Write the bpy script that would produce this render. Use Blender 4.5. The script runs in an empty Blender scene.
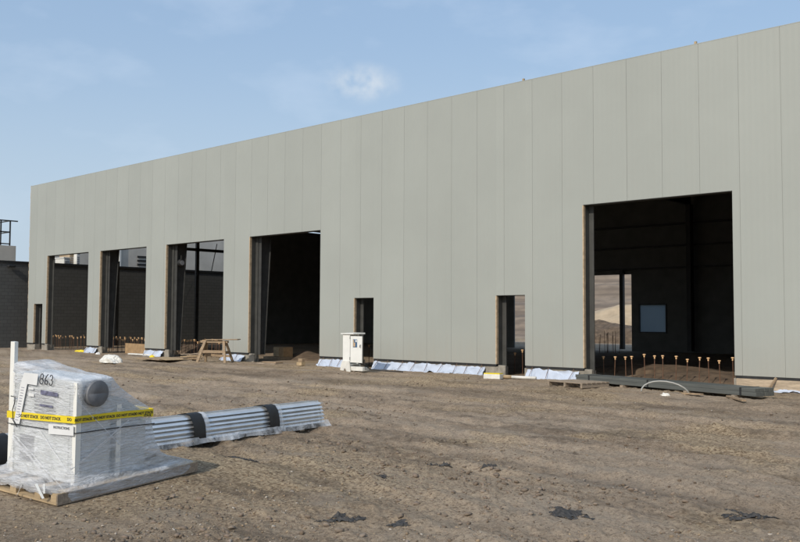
import bpy, bmesh, math, random
import numpy as np
from mathutils import Vector, Matrix
random.seed(7); rng = np.random.default_rng(11)
S = bpy.context.scene
COL = S.collection

# ------------------------------------------------------------------ camera
FPX, YAW, PITCH, ROLL = 906.84, math.radians(43.104), math.radians(3.072), math.radians(.274)
CAM = np.array([0.0, -22.638, 1.72])
Fw = np.array([-math.sin(YAW)*math.cos(PITCH), math.cos(YAW)*math.cos(PITCH), math.sin(PITCH)])
R0 = np.array([math.cos(YAW), math.sin(YAW), 0]); U0 = np.cross(R0, Fw)
Rt = math.cos(ROLL)*R0 + math.sin(ROLL)*U0
Up = -math.sin(ROLL)*R0 + math.cos(ROLL)*U0
def ray(px, py): return Fw*FPX + Rt*(px-400) + Up*(271-py)
def at_z(px, py, z=0.0): d = ray(px, py); t = (z-CAM[2])/d[2]; return CAM + d*t
def at_x(px, py, x): d = ray(px, py); t = (x-CAM[0])/d[0]; return CAM + d*t
def at_y(px, py, y): d = ray(px, py); t = (y-CAM[1])/d[1]; return CAM + d*t
cam = bpy.data.cameras.new('camera'); camo = bpy.data.objects.new('camera', cam); COL.objects.link(camo)
cam.sensor_width = 36; cam.lens = FPX/800*36; cam.clip_start = .1; cam.clip_end = 3000
M = Matrix(((Rt[0], Up[0], -Fw[0], CAM[0]), (Rt[1], Up[1], -Fw[1], CAM[1]), (Rt[2], Up[2], -Fw[2], CAM[2]), (0, 0, 0, 1)))
camo.matrix_world = M
S.camera = camo

# ------------------------------------------------------------------ light
SUN = Vector((.16, -.987, 0)).normalized(); EL = math.radians(36)
sd = Vector((SUN.x*math.cos(EL), SUN.y*math.cos(EL), math.sin(EL)))
sl = bpy.data.lights.new('sun', 'SUN'); sl.energy = 2.9; sl.angle = math.radians(.6); sl.color = (1, .93, .82)
so = bpy.data.objects.new('sun', sl); COL.objects.link(so)
so.rotation_euler = sd.to_track_quat('Z', 'Y').to_euler()
W = bpy.data.worlds.new('World'); S.world = W; W.use_nodes = True
nt = W.node_tree; N = nt.nodes; L = nt.links
bg = N['Background']
sky = N.new('ShaderNodeTexSky'); sky.sky_type = 'NISHITA'; sky.sun_disc = False
sky.sun_elevation = EL; sky.sun_rotation = math.atan2(SUN.x, SUN.y)
sky.air_density = 1.25; sky.dust_density = 3.0; sky.ozone_density = 2.6
tc = N.new('ShaderNodeTexCoord')
mp = N.new('ShaderNodeMapping'); mp.inputs['Scale'].default_value = (1, 1, 2.2); mp.inputs['Location'].default_value = (3.1, 1.7, .4)
L.new(tc.outputs['Generated'], mp.inputs['Vector'])
nz = N.new('ShaderNodeTexNoise'); nz.inputs['Scale'].default_value = 6.5; nz.inputs['Detail'].default_value = 7; nz.inputs['Roughness'].default_value = .52
L.new(mp.outputs[0], nz.inputs['Vector'])
cr = N.new('ShaderNodeValToRGB'); cr.color_ramp.elements[0].position = .53; cr.color_ramp.elements[0].color = (0, 0, 0, 1)
cr.color_ramp.elements[1].position = .78; cr.color_ramp.elements[1].color = (.40, .40, .40, 1)
L.new(nz.outputs[0], cr.inputs[0])
mx = N.new('ShaderNodeMix'); mx.data_type = 'RGBA'
L.new(cr.outputs[0], mx.inputs['Factor']); L.new(sky.outputs[0], mx.inputs[6]); mx.inputs[7].default_value = (7.4, 7.7, 8.2, 1)
# thin haze veil lifting the whole sky towards white, as on a hazy morning
mv = N.new('ShaderNodeMix'); mv.data_type = 'RGBA'; mv.inputs['Factor'].default_value = .52
L.new(mx.outputs[2], mv.inputs[6]); mv.inputs[7].default_value = (4.25, 6.0, 8.45, 1)
# a small bright cloud high over the middle of the roof, and haze thickening towards the horizon
cdir = ray(361, 83); cdir = cdir/np.linalg.norm(cdir)
dn = N.new('ShaderNodeVectorMath'); dn.operation = 'DISTANCE'; dn.inputs[1].default_value = (cdir[0]*.55, cdir[1]*.55, cdir[2]*1.15)
m0 = N.new('ShaderNodeMapping'); L.new(tc.outputs['Generated'], m0.inputs['Vector'])
nw = N.new('ShaderNodeTexNoise'); nw.inputs['Scale'].default_value = 42; nw.inputs['Detail'].default_value = 5; L.new(tc.outputs['Generated'], nw.inputs['Vector'])
m0.inputs['Scale'].default_value = (.55, .55, 1.15); L.new(m0.outputs[0], dn.inputs[0])
c1 = N.new('ShaderNodeMapRange'); c1.interpolation_type = 'SMOOTHSTEP'; c1.inputs['From Min'].default_value = .030; c1.inputs['From Max'].default_value = .004; L.new(dn.outputs['Value'], c1.inputs['Value'])
c2_ = N.new('ShaderNodeMapRange'); c2_.inputs['From Min'].default_value = .38; c2_.inputs['From Max'].default_value = .72; c2_.inputs['To Max'].default_value = .7; L.new(nw.outputs[0], c2_.inputs['Value'])
c3 = N.new('ShaderNodeMath'); c3.operation = 'MULTIPLY'; L.new(c1.outputs[0], c3.inputs[0]); L.new(c2_.outputs[0], c3.inputs[1])
mc = N.new('ShaderNodeMix'); mc.data_type = 'RGBA'; L.new(c3.outputs[0], mc.inputs['Factor']); L.new(mv.outputs[2], mc.inputs[6]); mc.inputs[7].default_value = (7.4, 7.7, 7.9, 1)
sxyz = N.new('ShaderNodeSeparateXYZ'); L.new(tc.outputs['Generated'], sxyz.inputs[0])
hz = N.new('ShaderNodeMapRange'); hz.interpolation_type = 'SMOOTHSTEP'; hz.inputs['From Min'].default_value = .34; hz.inputs['From Max'].default_value = .02; hz.inputs['To Max'].default_value = .62; L.new(sxyz.outputs[2], hz.inputs['Value'])
mh = N.new('ShaderNodeMix'); mh.data_type = 'RGBA'; L.new(hz.outputs[0], mh.inputs['Factor']); L.new(mc.outputs[2], mh.inputs[6]); mh.inputs[7].default_value = (5.5, 6.5, 7.4, 1)
L.new(mh.outputs[2], bg.inputs[0]); bg.inputs[1].default_value = .112
vs = S.view_settings; vs.view_transform = 'Standard'; vs.look = 'None'; vs.gamma = 1; vs.exposure = 0.0
vs.use_curve_mapping = False

# ------------------------------------------------------------------ materials
MATS = {}
def mat(name, col, rough=.7, metal=0., var=.12, vscale=6., bump=0., bscale=40., col2=None, stretch=None, spec=.5, detail=5, coord='Object'):
    m = bpy.data.materials.new(name); m.use_nodes = True; MATS[name] = m
    n = m.node_tree.nodes; l = m.node_tree.links; b = n['Principled BSDF']
    b.inputs['Roughness'].default_value = rough; b.inputs['Metallic'].default_value = metal
    b.inputs['Specular IOR Level'].default_value = spec
    t = n.new('ShaderNodeTexCoord'); mpn = n.new('ShaderNodeMapping'); l.new(t.outputs[coord], mpn.inputs['Vector'])
    if stretch: mpn.inputs['Scale'].default_value = stretch
    a = n.new('ShaderNodeTexNoise'); a.inputs['Scale'].default_value = vscale; a.inputs['Detail'].default_value = detail
    a.inputs['Roughness'].default_value = .6
    l.new(mpn.outputs[0], a.inputs['Vector'])
    r = n.new('ShaderNodeValToRGB'); r.color_ramp.elements[0].position = .32; r.color_ramp.elements[1].position = .68
    c2 = col2 or tuple(c*(1-var*2) for c in col)
    r.color_ramp.elements[0].color = (*c2, 1)
    r.color_ramp.elements[1].color = (*(tuple(min(1, c*(1+var)) for c in col)), 1)
    l.new(a.outputs[0], r.inputs[0]); l.new(r.outputs[0], b.inputs['Base Color'])
    if bump:
        bn = n.new('ShaderNodeTexNoise'); bn.inputs['Scale'].default_value = bscale; bn.inputs['Detail'].default_value = 6
        l.new(mpn.outputs[0], bn.inputs['Vector'])
        bu = n.new('ShaderNodeBump'); bu.inputs['Strength'].default_value = bump; bu.inputs['Distance'].default_value = .02
        l.new(bn.outputs[0], bu.inputs['Height']); l.new(bu.outputs[0], b.inputs['Normal'])
    return m

# facade paint: pale warm grey with fine vertical micro ribs
def facade_mat():
    m = mat('panel_paint', (.338, .354, .322), rough=.5, var=.025, vscale=.35)
    n = m.node_tree.nodes; l = m.node_tree.links; b = n['Principled BSDF']
    t = n.new('ShaderNodeTexCoord')
    w = n.new('ShaderNodeTexWave'); w.wave_type = 'BANDS'; w.bands_direction = 'X'; w.inputs['Scale'].default_value = 2.0; w.inputs['Distortion'].default_value = 0
    l.new(t.outputs['Object'], w.inputs['Vector'])
    z = n.new('ShaderNodeTexNoise'); z.inputs['Scale'].default_value = .9; z.inputs['Detail'].default_value = 4
    l.new(t.outputs['Object'], z.inputs['Vector'])
    b1 = n.new('ShaderNodeBump'); b1.inputs['Strength'].default_value = .07; b1.inputs['Distance'].default_value = .02
    l.new(w.outputs[0], b1.inputs['Height'])
    b2 = n.new('ShaderNodeBump'); b2.inputs['Strength'].default_value = .07; b2.inputs['Distance'].default_value = .05
    l.new(z.outputs[0], b2.inputs['Height']); l.new(b1.outputs[0], b2.inputs['Normal']); l.new(b2.outputs[0], b.inputs['Normal'])
    # each panel its own very slightly different paint batch
    r = [x for x in n if x.type == 'VALTORGB'][0]
    g = n.new('ShaderNodeNewGeometry'); ma = n.new('ShaderNodeMapRange'); ma.inputs['To Min'].default_value = .978; ma.inputs['To Max'].default_value = 1.016
    l.new(g.outputs['Random Per Island'], ma.inputs['Value'])
    # dust splashed up from the ground, fading by one metre up
    sx = n.new('ShaderNodeSeparateXYZ'); l.new(t.outputs['Object'], sx.inputs[0])
    hs = n.new('ShaderNodeHueSaturation'); l.new(ma.outputs[0], hs.inputs['Value']); l.new(r.outputs[0], hs.inputs['Color'])
    st = n.new('ShaderNodeTexNoise'); st.inputs['Scale'].default_value = 1.0; st.inputs['Detail'].default_value = 6
    ms = n.new('ShaderNodeMapping'); ms.inputs['Scale'].default_value = (6, 6, .25); l.new(t.outputs['Object'], ms.inputs[0]); l.new(ms.outputs[0], st.inputs['Vector'])
    mz = n.new('ShaderNodeMapRange'); mz.inputs['From Min'].default_value = .3; mz.inputs['From Max'].default_value = 1.5; mz.inputs['To Min'].default_value = .5; mz.inputs['To Max'].default_value = .08
    l.new(sx.outputs[2], mz.inputs['Value'])
    mu = n.new('ShaderNodeMath'); mu.operation = 'MULTIPLY'; l.new(mz.outputs[0], mu.inputs[0]); l.new(st.outputs[0], mu.inputs[1])
    mi = n.new('ShaderNodeMix'); mi.data_type = 'RGBA'; l.new(mu.outputs[0], mi.inputs['Factor']); l.new(hs.outputs[0], mi.inputs[6]); mi.inputs[7].default_value = (.33, .28, .22, 1)
    l.new(mi.outputs[2], b.inputs['Base Color'])
    return m
facade_mat()
mat('dark_steel', (.05, .05, .047), rough=.55, var=.15, vscale=3)
mat('jamb_steel', (.06, .06, .055), rough=.5, var=.12, vscale=3)
mat('foam_edge', (.52, .39, .25), rough=.9, var=.15, vscale=9)
mat('trim_light', (.5, .5, .46), rough=.45, var=.05)
mat('trim_dark', (.02, .02, .02), rough=.7, var=.2)
mat('liner', (.17, .17, .155), rough=.7, var=.1, vscale=1.5)
mat('concrete', (.30, .27, .22), rough=.9, var=.18, vscale=5, bump=.4, bscale=30)
mat('block_wall', (.08, .08, .075), rough=.9, var=.12, vscale=2, bump=.3, bscale=15)
mat('grey_cladding', (.60, .55, .47), rough=.6, var=.06, vscale=1)
mat('roof_grey', (.16, .16, .16), rough=.9, var=.1)
mat('white_paint', (.78, .77, .72), rough=.45, var=.03, vscale=4)
mat('white_dirty', (.70, .68, .62), rough=.6, var=.08, vscale=5)
mat('wood', (.35, .25, .155), rough=.8, var=.2, vscale=4, stretch=(1, 8, 8), bump=.3, bscale=25)
mat('wood_grey', (.33, .26, .19), rough=.85, var=.2, vscale=5, stretch=(1, 7, 7), bump=.3, bscale=25)
mat('plywood', (.44, .325, .19), rough=.8, var=.15, vscale=3, stretch=(1, 4, 4))
mat('form_board', (.47, .37, .26), rough=.85, var=.2, vscale=3, stretch=(1, 5, 5), bump=.2)
mat('rust', (.16, .085, .05), rough=.9, var=.2, vscale=20)
mat('cap_orange', (.74, .47, .24), rough=.5, var=.06)
mat('black_rubber', (.018, .018, .018), rough=.55, var=.15)
mat('black_tar', (.055, .05, .045), rough=.7, var=.35, vscale=25, bump=.8, bscale=40)
mat('galv', (.84, .84, .83), rough=.30, metal=.72, var=.06, vscale=5, bump=.05, bscale=9)
mat('casing', (.64, .66, .65), rough=.35, metal=.15, var=.08, vscale=4)
mat('duct_grey', (.30, .305, .32), rough=.4, metal=.2, var=.08)
mat('drum_grey', (.17, .175, .185), rough=.6, metal=.1, var=.12, vscale=9)
mat('yellow', (.80, .62, .02), rough=.45, var=.05)
mat('paper', (.70, .70, .69), rough=.8, var=.03)
mat('ink', (.03, .03, .04), rough=.6, var=.1)
mat('ink_purple', (.16, .16, .24), rough=.6, var=.3, vscale=30)
mat('ink_blue', (.05, .12, .22), rough=.5, var=.1)
mat('bundle_grey', (.10, .105, .095), rough=.55, var=.12, vscale=3, stretch=(.4, 6, 6))
mat('cardboard', (.35, .23, .12), rough=.85, var=.12)
mat('hose', (.38, .37, .34), rough=.5, var=.08)
mat('sand', (.43, .335, .225), rough=.95, var=.1, vscale=1.2, bump=.5, bscale=4)
mat('mound_soil', (.135, .095, .062), rough=.95, var=.25, vscale=3, bump=.8, bscale=14)
mat('blanket', (.50, .55, .64), rough=.34, var=.06, vscale=3, bump=.7, bscale=7)
mat('lamp_glass', (.8, .78, .7), rough=.2, var=.02)

def film_mat(name, lo, hi, col, rough=.22, scale=3., stretch=(1, 1, 5), bump=.5, trans=.15):
    m = bpy.data.materials.new(name); m.use_nodes = True; MATS[name] = m
    n = m.node_tree.nodes; l = m.node_tree.links; b = n['Principled BSDF']; o = n['Material Output']
    b.inputs['Base Color'].default_value = (*col, 1); b.inputs['Roughness'].default_value = rough
    t = n.new('ShaderNodeTexCoord'); mpn = n.new('ShaderNodeMapping'); l.new(t.outputs['Object'], mpn.inputs[0]); mpn.inputs['Scale'].default_value = stretch
    a = n.new('ShaderNodeTexNoise'); a.inputs['Scale'].default_value = scale; a.inputs['Detail'].default_value = 6; a.inputs['Roughness'].default_value = .65; a.inputs['Distortion'].default_value = .6
    l.new(mpn.outputs[0], a.inputs['Vector'])
    r = n.new('ShaderNodeMapRange'); r.inputs['From Min'].default_value = .36; r.inputs['From Max'].default_value = .66
    r.inputs['To Min'].default_value = lo; r.inputs['To Max'].default_value = hi
    l.new(a.outputs[0], r.inputs['Value'])
    tr = n.new('ShaderNodeBsdfTransparent'); ms = n.new('ShaderNodeMixShader')
    tl = n.new('ShaderNodeBsdfTranslucent'); tl.inputs[0].default_value = (*col, 1)
    m2 = n.new('ShaderNodeMixShader'); m2.inputs[0].default_value = trans
    l.new(b.outputs[0], m2.inputs[1]); l.new(tl.outputs[0], m2.inputs[2])
    l.new(r.outputs[0], ms.inputs[0]); l.new(tr.outputs[0], ms.inputs[1]); l.new(m2.outputs[0], ms.inputs[2]); l.new(ms.outputs[0], o.inputs[0])
    bu = n.new('ShaderNodeBump'); bu.inputs['Strength'].default_value = bump; bu.inputs['Distance'].default_value = .03
    a2 = n.new('ShaderNodeTexNoise'); a2.inputs['Scale'].default_value = scale*2.2; a2.inputs['Detail'].default_value = 5; a2.inputs['Distortion'].default_value = 1.2
    l.new(mpn.outputs[0], a2.inputs['Vector'])
    l.new(a2.outputs[0], bu.inputs['Height']); l.new(bu.outputs[0], b.inputs['Normal'])
    return m
film_mat('shrink_wrap', .22, .74, (.86, .87, .89), rough=.09, bump=1.0, scale=3.6)
film_mat('clear_sheet', .12, .92, (.72, .73, .74), scale=4, stretch=(1, 1, 1))
film_mat('window_film', .95, .99, (.36, .40, .42), scale=1, stretch=(1, 1, 1), bump=.1, trans=.9)

# ground soil
def soil_mat(name):
    m = bpy.data.materials.new(name); m.use_nodes = True; MATS[name] = m
    n = m.node_tree.nodes; l = m.node_tree.links; b = n['Principled BSDF']; b.inputs['Roughness'].default_value = .95; b.inputs['Specular IOR Level'].default_value = .2
    t = n.new('ShaderNodeTexCoord')
    def noise(sc, det=6, rough=.6, st=None, rot=0, dist=0):
        mpn = n.new('ShaderNodeMapping'); l.new(t.outputs['Object'], mpn.inputs[0])
        if st: mpn.inputs['Scale'].default_value = st
        mpn.inputs['Rotation'].default_value = (0, 0, rot)
        a = n.new('ShaderNodeTexNoise'); a.inputs['Scale'].default_value = sc; a.inputs['Detail'].default_value = det; a.inputs['Roughness'].default_value = rough; a.inputs['Distortion'].default_value = dist
        l.new(mpn.outputs[0], a.inputs['Vector']); return a.outputs[0]
    def ramp(x, p0, p1, c0, c1):
        r = n.new('ShaderNodeValToRGB'); r.color_ramp.elements[0].position = p0; r.color_ramp.elements[1].position = p1
        r.color_ramp.elements[0].color = c0; r.color_ramp.elements[1].color = c1; l.new(x, r.inputs[0]); return r.outputs[0]
    def mix(f, a, bb):
        x = n.new('ShaderNodeMix'); x.data_type = 'RGBA'; l.new(f, x.inputs['Factor'])
        for s, v in ((x.inputs[6], a), (x.inputs[7], bb)):
            if isinstance(v, tuple): s.default_value = v
            else: l.new(v, s)
        return x.outputs[2]
    BK, WH = (0, 0, 0, 1), (1, 1, 1, 1)
    def attr(nm): a = n.new('ShaderNodeAttribute'); a.attribute_name = nm; return a.outputs['Fac']
    def math_(op, a, bb):
        x = n.new('ShaderNodeMath'); x.operation = op; x.use_clamp = True
        for s, v in ((x.inputs[0], a), (x.inputs[1], bb)):
            if isinstance(v, (int, float)): s.default_value = v
            else: l.new(v, s)
        return x.outputs[0]
    def grains(sc, lo, hi, warp=None):      # every grain its own tone
        v = n.new('ShaderNodeTexVoronoi'); v.inputs['Scale'].default_value = sc; v.inputs['Randomness'].default_value = 1
        l.new(t.outputs['Object'], v.inputs['Vector'])
        sp = n.new('ShaderNodeSeparateColor'); l.new(v.outputs['Color'], sp.inputs[0]); return sp.outputs[0], v.outputs['Distance']
    base = ramp(noise(.33, 8, .62, (1, 2.6, 1), .15), .33, .66, (.165, .118, .077, 1), (.46, .360, .262, 1))
    fine = ramp(noise(13, 9, .82), .38, .62, (.125, .088, .056, 1), (.50, .385, .27, 1))
    f = n.new('ShaderNodeValue'); f.outputs[0].default_value = .45
    c = mix(f.outputs[0], base, fine)
    c = mix(ramp(noise(.17, 7, .6, (.6, 1.9, 1), .3, .5), .46, .60, BK, (.55, .55, .55, 1)), c, (.42, .335, .25, 1))
    c = mix(ramp(noise(.24, 8, .66, (.5, 2.2, 1), .1, .4), .54, .64, BK, (.55, .55, .55, 1)), c, (.135, .098, .066, 1))
    g1, d1 = grains(38, 0, 1); g2, d2 = grains(85, 0, 1); g3, d3 = grains(15, 0, 1)
    c = mix(ramp(g1, .0, .35, (.55, .55, .55, 1), BK), c, (.13, .093, .062, 1))
    c = mix(ramp(g2, .70, 1.0, BK, (.6, .6, .6, 1)), c, (.47, .37, .265, 1))
    c = mix(ramp(g2, .0, .2, (.6, .6, .6, 1), BK), c, (.09, .066, .046, 1))
    c = mix(ramp(g3, .86, .9, BK, (.35, .35, .35, 1)), c, (.40, .33, .25, 1))
    # straw coloured gravel where the attribute puts it
    c = mix(math_('MULTIPLY', attr('straw'), .75), c, ramp(g1, .1, .95, (.15, .098, .05, 1), (.54, .415, .26, 1)))
    # grey dried silt
    c = mix(ramp(noise(.5, 6, .6, (1, 2.2, 1), -.2), .55, .68, BK, (.5, .5, .5, 1)), c, (.31, .262, .208, 1))
    # damp, churned soil
    c = mix(math_('MULTIPLY', attr('damp'), .8), c, ramp(noise(16, 6, .75), .35, .65, (.040, .031, .024, 1), (.155, .115, .080, 1)))
    # dark noise painting the shade in shallow cracks and pits
    c = mix(ramp(noise(3.2, 9, .78, (.45, 1.9, 1), .2, .9), .60, .66, BK, (.7, .7, .7, 1)), c, (.075, .056, .040, 1))
    l.new(c, b.inputs['Base Color'])
    b1 = n.new('ShaderNodeBump'); b1.inputs['Strength'].default_value = .9; b1.inputs['Distance'].default_value = .035; l.new(noise(9, 9, .72), b1.inputs['Height'])
    b2 = n.new('ShaderNodeBump'); b2.inputs['Strength'].default_value = 1.; b2.inputs['Distance'].default_value = .016; l.new(noise(30, 8, .8), b2.inputs['Height']); l.new(b1.outputs[0], b2.inputs['Normal'])
    l.new(b2.outputs[0], b.inputs['Normal'])
    return m
soil_mat('soil')
def stone_mat(name, cols):
    m = bpy.data.materials.new(name); m.use_nodes = True; MATS[name] = m
    n = m.node_tree.nodes; l = m.node_tree.links; b = n['Principled BSDF']; b.inputs['Roughness'].default_value = .9
    g = n.new('ShaderNodeNewGeometry'); r = n.new('ShaderNodeValToRGB'); r.color_ramp.interpolation = 'CONSTANT'
    while len(r.color_ramp.elements) < len(cols): r.color_ramp.elements.new(.5)
    for i, c in enumerate(cols): r.color_ramp.elements[i].position = i/len(cols); r.color_ramp.elements[i].color = (*c, 1)
    l.new(g.outputs['Random Per Island'], r.inputs[0]); l.new(r.outputs[0], b.inputs['Base Color'])
stone_mat('stones', [(.22, .16, .10), (.30, .22, .14), (.17, .13, .09), (.26, .22, .18), (.36, .27, .17), (.20, .15, .11), (.40, .35, .29), (.24, .18, .12)])
stone_mat('clods', [(.15, .11, .075), (.20, .15, .11), (.17, .13, .095), (.23, .18, .135)])
def hill_mat():
    m = mat('hill_soil', (.235, .18, .13), rough=.95, var=.15, vscale=.5, bump=.6, bscale=2)
    n = m.node_tree.nodes; l = m.node_tree.links; b = n['Principled BSDF']
    r = [x for x in n if x.type == 'VALTORGB'][0]
    t = n.new('ShaderNodeTexCoord'); mpn = n.new('ShaderNodeMapping'); mpn.inputs['Scale'].default_value = (.05, .05, 1.5); l.new(t.outputs['Object'], mpn.inputs[0])
    a = n.new('ShaderNodeTexNoise'); a.inputs['Scale'].default_value = 1.6; a.inputs['Detail'].default_value = 8; l.new(mpn.outputs[0], a.inputs['Vector'])
    q = n.new('ShaderNodeValToRGB'); q.color_ramp.elements[0].position = .42; q.color_ramp.elements[1].position = .58; q.color_ramp.elements[1].color = (.8, .8, .8, 1)
    l.new(a.outputs[0], q.inputs[0])
    x = n.new('ShaderNodeMix'); x.data_type = 'RGBA'; l.new(q.outputs[0], x.inputs['Factor']); l.new(r.outputs[0], x.inputs[6]); x.inputs[7].default_value = (.13, .10, .075, 1)
    l.new(x.outputs[2], b.inputs['Base Color'])
hill_mat()

# ------------------------------------------------------------------ builders
def link(name, me, m=None, parent=None, smooth=False):
    o = bpy.data.objects.new(name, me); COL.objects.link(o)
    if m: me.materials.append(MATS[m] if isinstance(m, str) else m)
    if smooth: me.polygons.foreach_set('use_smooth', [True]*len(me.polygons))
    if parent: o.parent = parent
    return o
class MB:
    def __init__(s): s.bm = bmesh.new()
    def box(s, x0, x1, y0, y1, z0, z1, mtx=None, bev=0):
        vs = [s.bm.verts.new(Vector(p)) for p in ((x0, y0, z0), (x1, y0, z0), (x1, y1, z0), (x0, y1, z0), (x0, y0, z1), (x1, y0, z1), (x1, y1, z1), (x0, y1, z1))]
        fs = [s.bm.faces.new([vs[i] for i in q]) for q in ((3, 2, 1, 0), (4, 5, 6, 7), (0, 1, 5, 4), (1, 2, 6, 5), (2, 3, 7, 6), (3, 0, 4, 7))]
        if mtx:
            for v in vs: v.co = mtx @ v.co
        if bev:
            es = list({e for f in fs for e in f.edges})
            bmesh.ops.bevel(s.bm, geom=es, offset=bev, segments=1, affect='EDGES')
        return s
    def bar(s, a, b, w, h=None, up=(0, 0, 1), bev=0):
        a, b = Vector(a), Vector(b); h = h or w; d = b-a; Lh = d.length; d.normalize(); u = Vector(up)
        if abs(d.dot(u)) > .98: u = Vector((0, 1, 0))
        x = d.cross(u).normalized(); z = x.cross(d)
        m = Matrix(((x.x, d.x, z.x, a.x), (x.y, d.y, z.y, a.y), (x.z, d.z, z.z, a.z), (0, 0, 0, 1)))
        return s.box(-w/2, w/2, 0, Lh, -h/2, h/2, m, bev)
    def tube(s, pts, r, n=8, caps=True):
        pts = [Vector(p) for p in pts]; rs = r if isinstance(r, (list, tuple)) else [r]*len(pts); rings = []
        px = None
        for i, p in enumerate(pts):
            d = (pts[min(i+1, len(pts)-1)]-pts[max(i-1, 0)]).normalized()
            if px is None:
                u = Vector((0, 0, 1)) if abs(d.z) < .9 else Vector((1, 0, 0)); px = d.cross(u).normalized()
            px = (px-d*px.dot(d)).normalized(); py = d.cross(px)
            rings.append([s.bm.verts.new(p+(px*math.cos(2*math.pi*k/n)+py*math.sin(2*math.pi*k/n))*rs[i]) for k in range(n)])
        for A, B in zip(rings, rings[1:]):
            for k in range(n): s.bm.faces.new((A[k], A[(k+1) % n], B[(k+1) % n], B[k]))
        if caps: s.bm.faces.new(rings[0][::-1]); s.bm.faces.new(rings[-1])
        return s
    def poly(s, pts): s.bm.faces.new([s.bm.verts.new(Vector(p)) for p in pts]); return s
    def prism(s, pts, d):
        d = Vector(d); a = [s.bm.verts.new(Vector(p)) for p in pts]; b = [s.bm.verts.new(Vector(p)+d) for p in pts]; k = len(pts)
        s.bm.faces.new(a[::-1]); s.bm.faces.new(b)
        for i in range(k): s.bm.faces.new((a[i], a[(i+1) % k], b[(i+1) % k], b[i]))
        return s
    def grid(s, P):
        v = [[s.bm.verts.new(Vector(p)) for p in r] for r in P]
        for i in range(len(v)-1):
            for j in range(len(v[0])-1): s.bm.faces.new((v[i][j], v[i][j+1], v[i+1][j+1], v[i+1][j]))
        return s
    def build(s, name, m, parent=None, smooth=False, norm=True):
        if norm: bmesh.ops.recalc_face_normals(s.bm, faces=s.bm.faces)
        me = bpy.data.meshes.new(name); s.bm.to_mesh(me); s.bm.free(); return link(name, me, m, parent, smooth)
def tag(o, label=None, cat=None, group=None, kind=None):
    if label: o['label'] = label
    if cat: o['category'] = cat
    if group: o['group'] = group
    if kind: o['kind'] = kind
    return o
def thing(name, label, cat, loc=(0, 0, 0), rz=0, group=None):
    o = bpy.data.objects.new(name, None); COL.objects.link(o); o.location = loc; o.rotation_euler = (0, 0, rz)
    o.empty_display_size = .3
    return tag(o, label, cat, group)
# vectorised value noise
def vnoise(x, y, seed=0):
    xi = np.floor(x).astype(np.int64); yi = np.floor(y).astype(np.int64); fx = x-xi; fy = y-yi
    def h(a, b):
        n = (a*374761393+b*668265263+seed*974634777) & 0xffffffff
        n = ((n ^ (n >> 13))*1274126177) & 0xffffffff
        return ((n ^ (n >> 16)) & 0xffff)/65535.
    sx = fx*fx*(3-2*fx); sy = fy*fy*(3-2*fy)
    return (h(xi, yi)*(1-sx)+h(xi+1, yi)*sx)*(1-sy)+(h(xi, yi+1)*(1-sx)+h(xi+1, yi+1)*sx)*sy
def fbm(x, y, o=4, seed=0):
    t = 0; a = 1; tot = 0
    for i in range(o): t = t+a*vnoise(x*2**i+i*17.3, y*2**i-i*9.1, seed+i); tot += a; a *= .5
    return t/tot-.5

# ------------------------------------------------------------------ ground
G0 = at_z(57, 506)
RUTS = ((-7.2, .28, .07, .3), (-8.9, .30, .06, 1.2), (-12.6, .26, .055, 2.0), (-14.2, .26, .055, 2.6), (-4.4, .5, .06, .8), (-10.6, .22, .05, 4.0), (-16.2, .25, .05, 3.3))
def rut_c(x, yc, ph): return yc-.07*(x+9)+.6*np.sin(x*.13+ph)+.25*np.sin(x*.41+ph*2)
def damp_at(x, y):
    d = np.zeros_like(np.asarray(x, float))
    for yc, wd, dp, ph in RUTS:
        e = (y-rut_c(x, yc, ph))/wd; br_ = np.clip(.5+3.2*fbm(x*.45+yc, y*.9, 3, 51), 0, 1)
        d = np.maximum(d, np.exp(-e*e*1.4)*br_*(.55+.9*fbm(x*7, y*9, 3, 53)))
    band = np.exp(-((y+6.3+.03*x)/.6)**2)*np.clip(.6+2.5*fbm(x*.6, y*1.5, 4, 57), 0, 1)
    d = np.maximum(d, band*.75)
    st = np.clip((fbm(x*.55, y*2.0, 6, 61)-.07)*7, 0, 1)*np.clip(.6+2*fbm(x*9, y*12, 3, 63), 0, 1)
    return np.clip(np.maximum(d, st*.8), 0, 1)
def straw_at(x, y):
    k = np.clip((fbm(x*.5+3, y*.6, 5, 67)-.02)*7, 0, 1)
    near = np.exp(-(((x+8.5)/2.6)**2+((y+16.3)/2.2)**2))
    return np.clip(np.maximum(k*.8, near), 0, 1)
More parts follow.
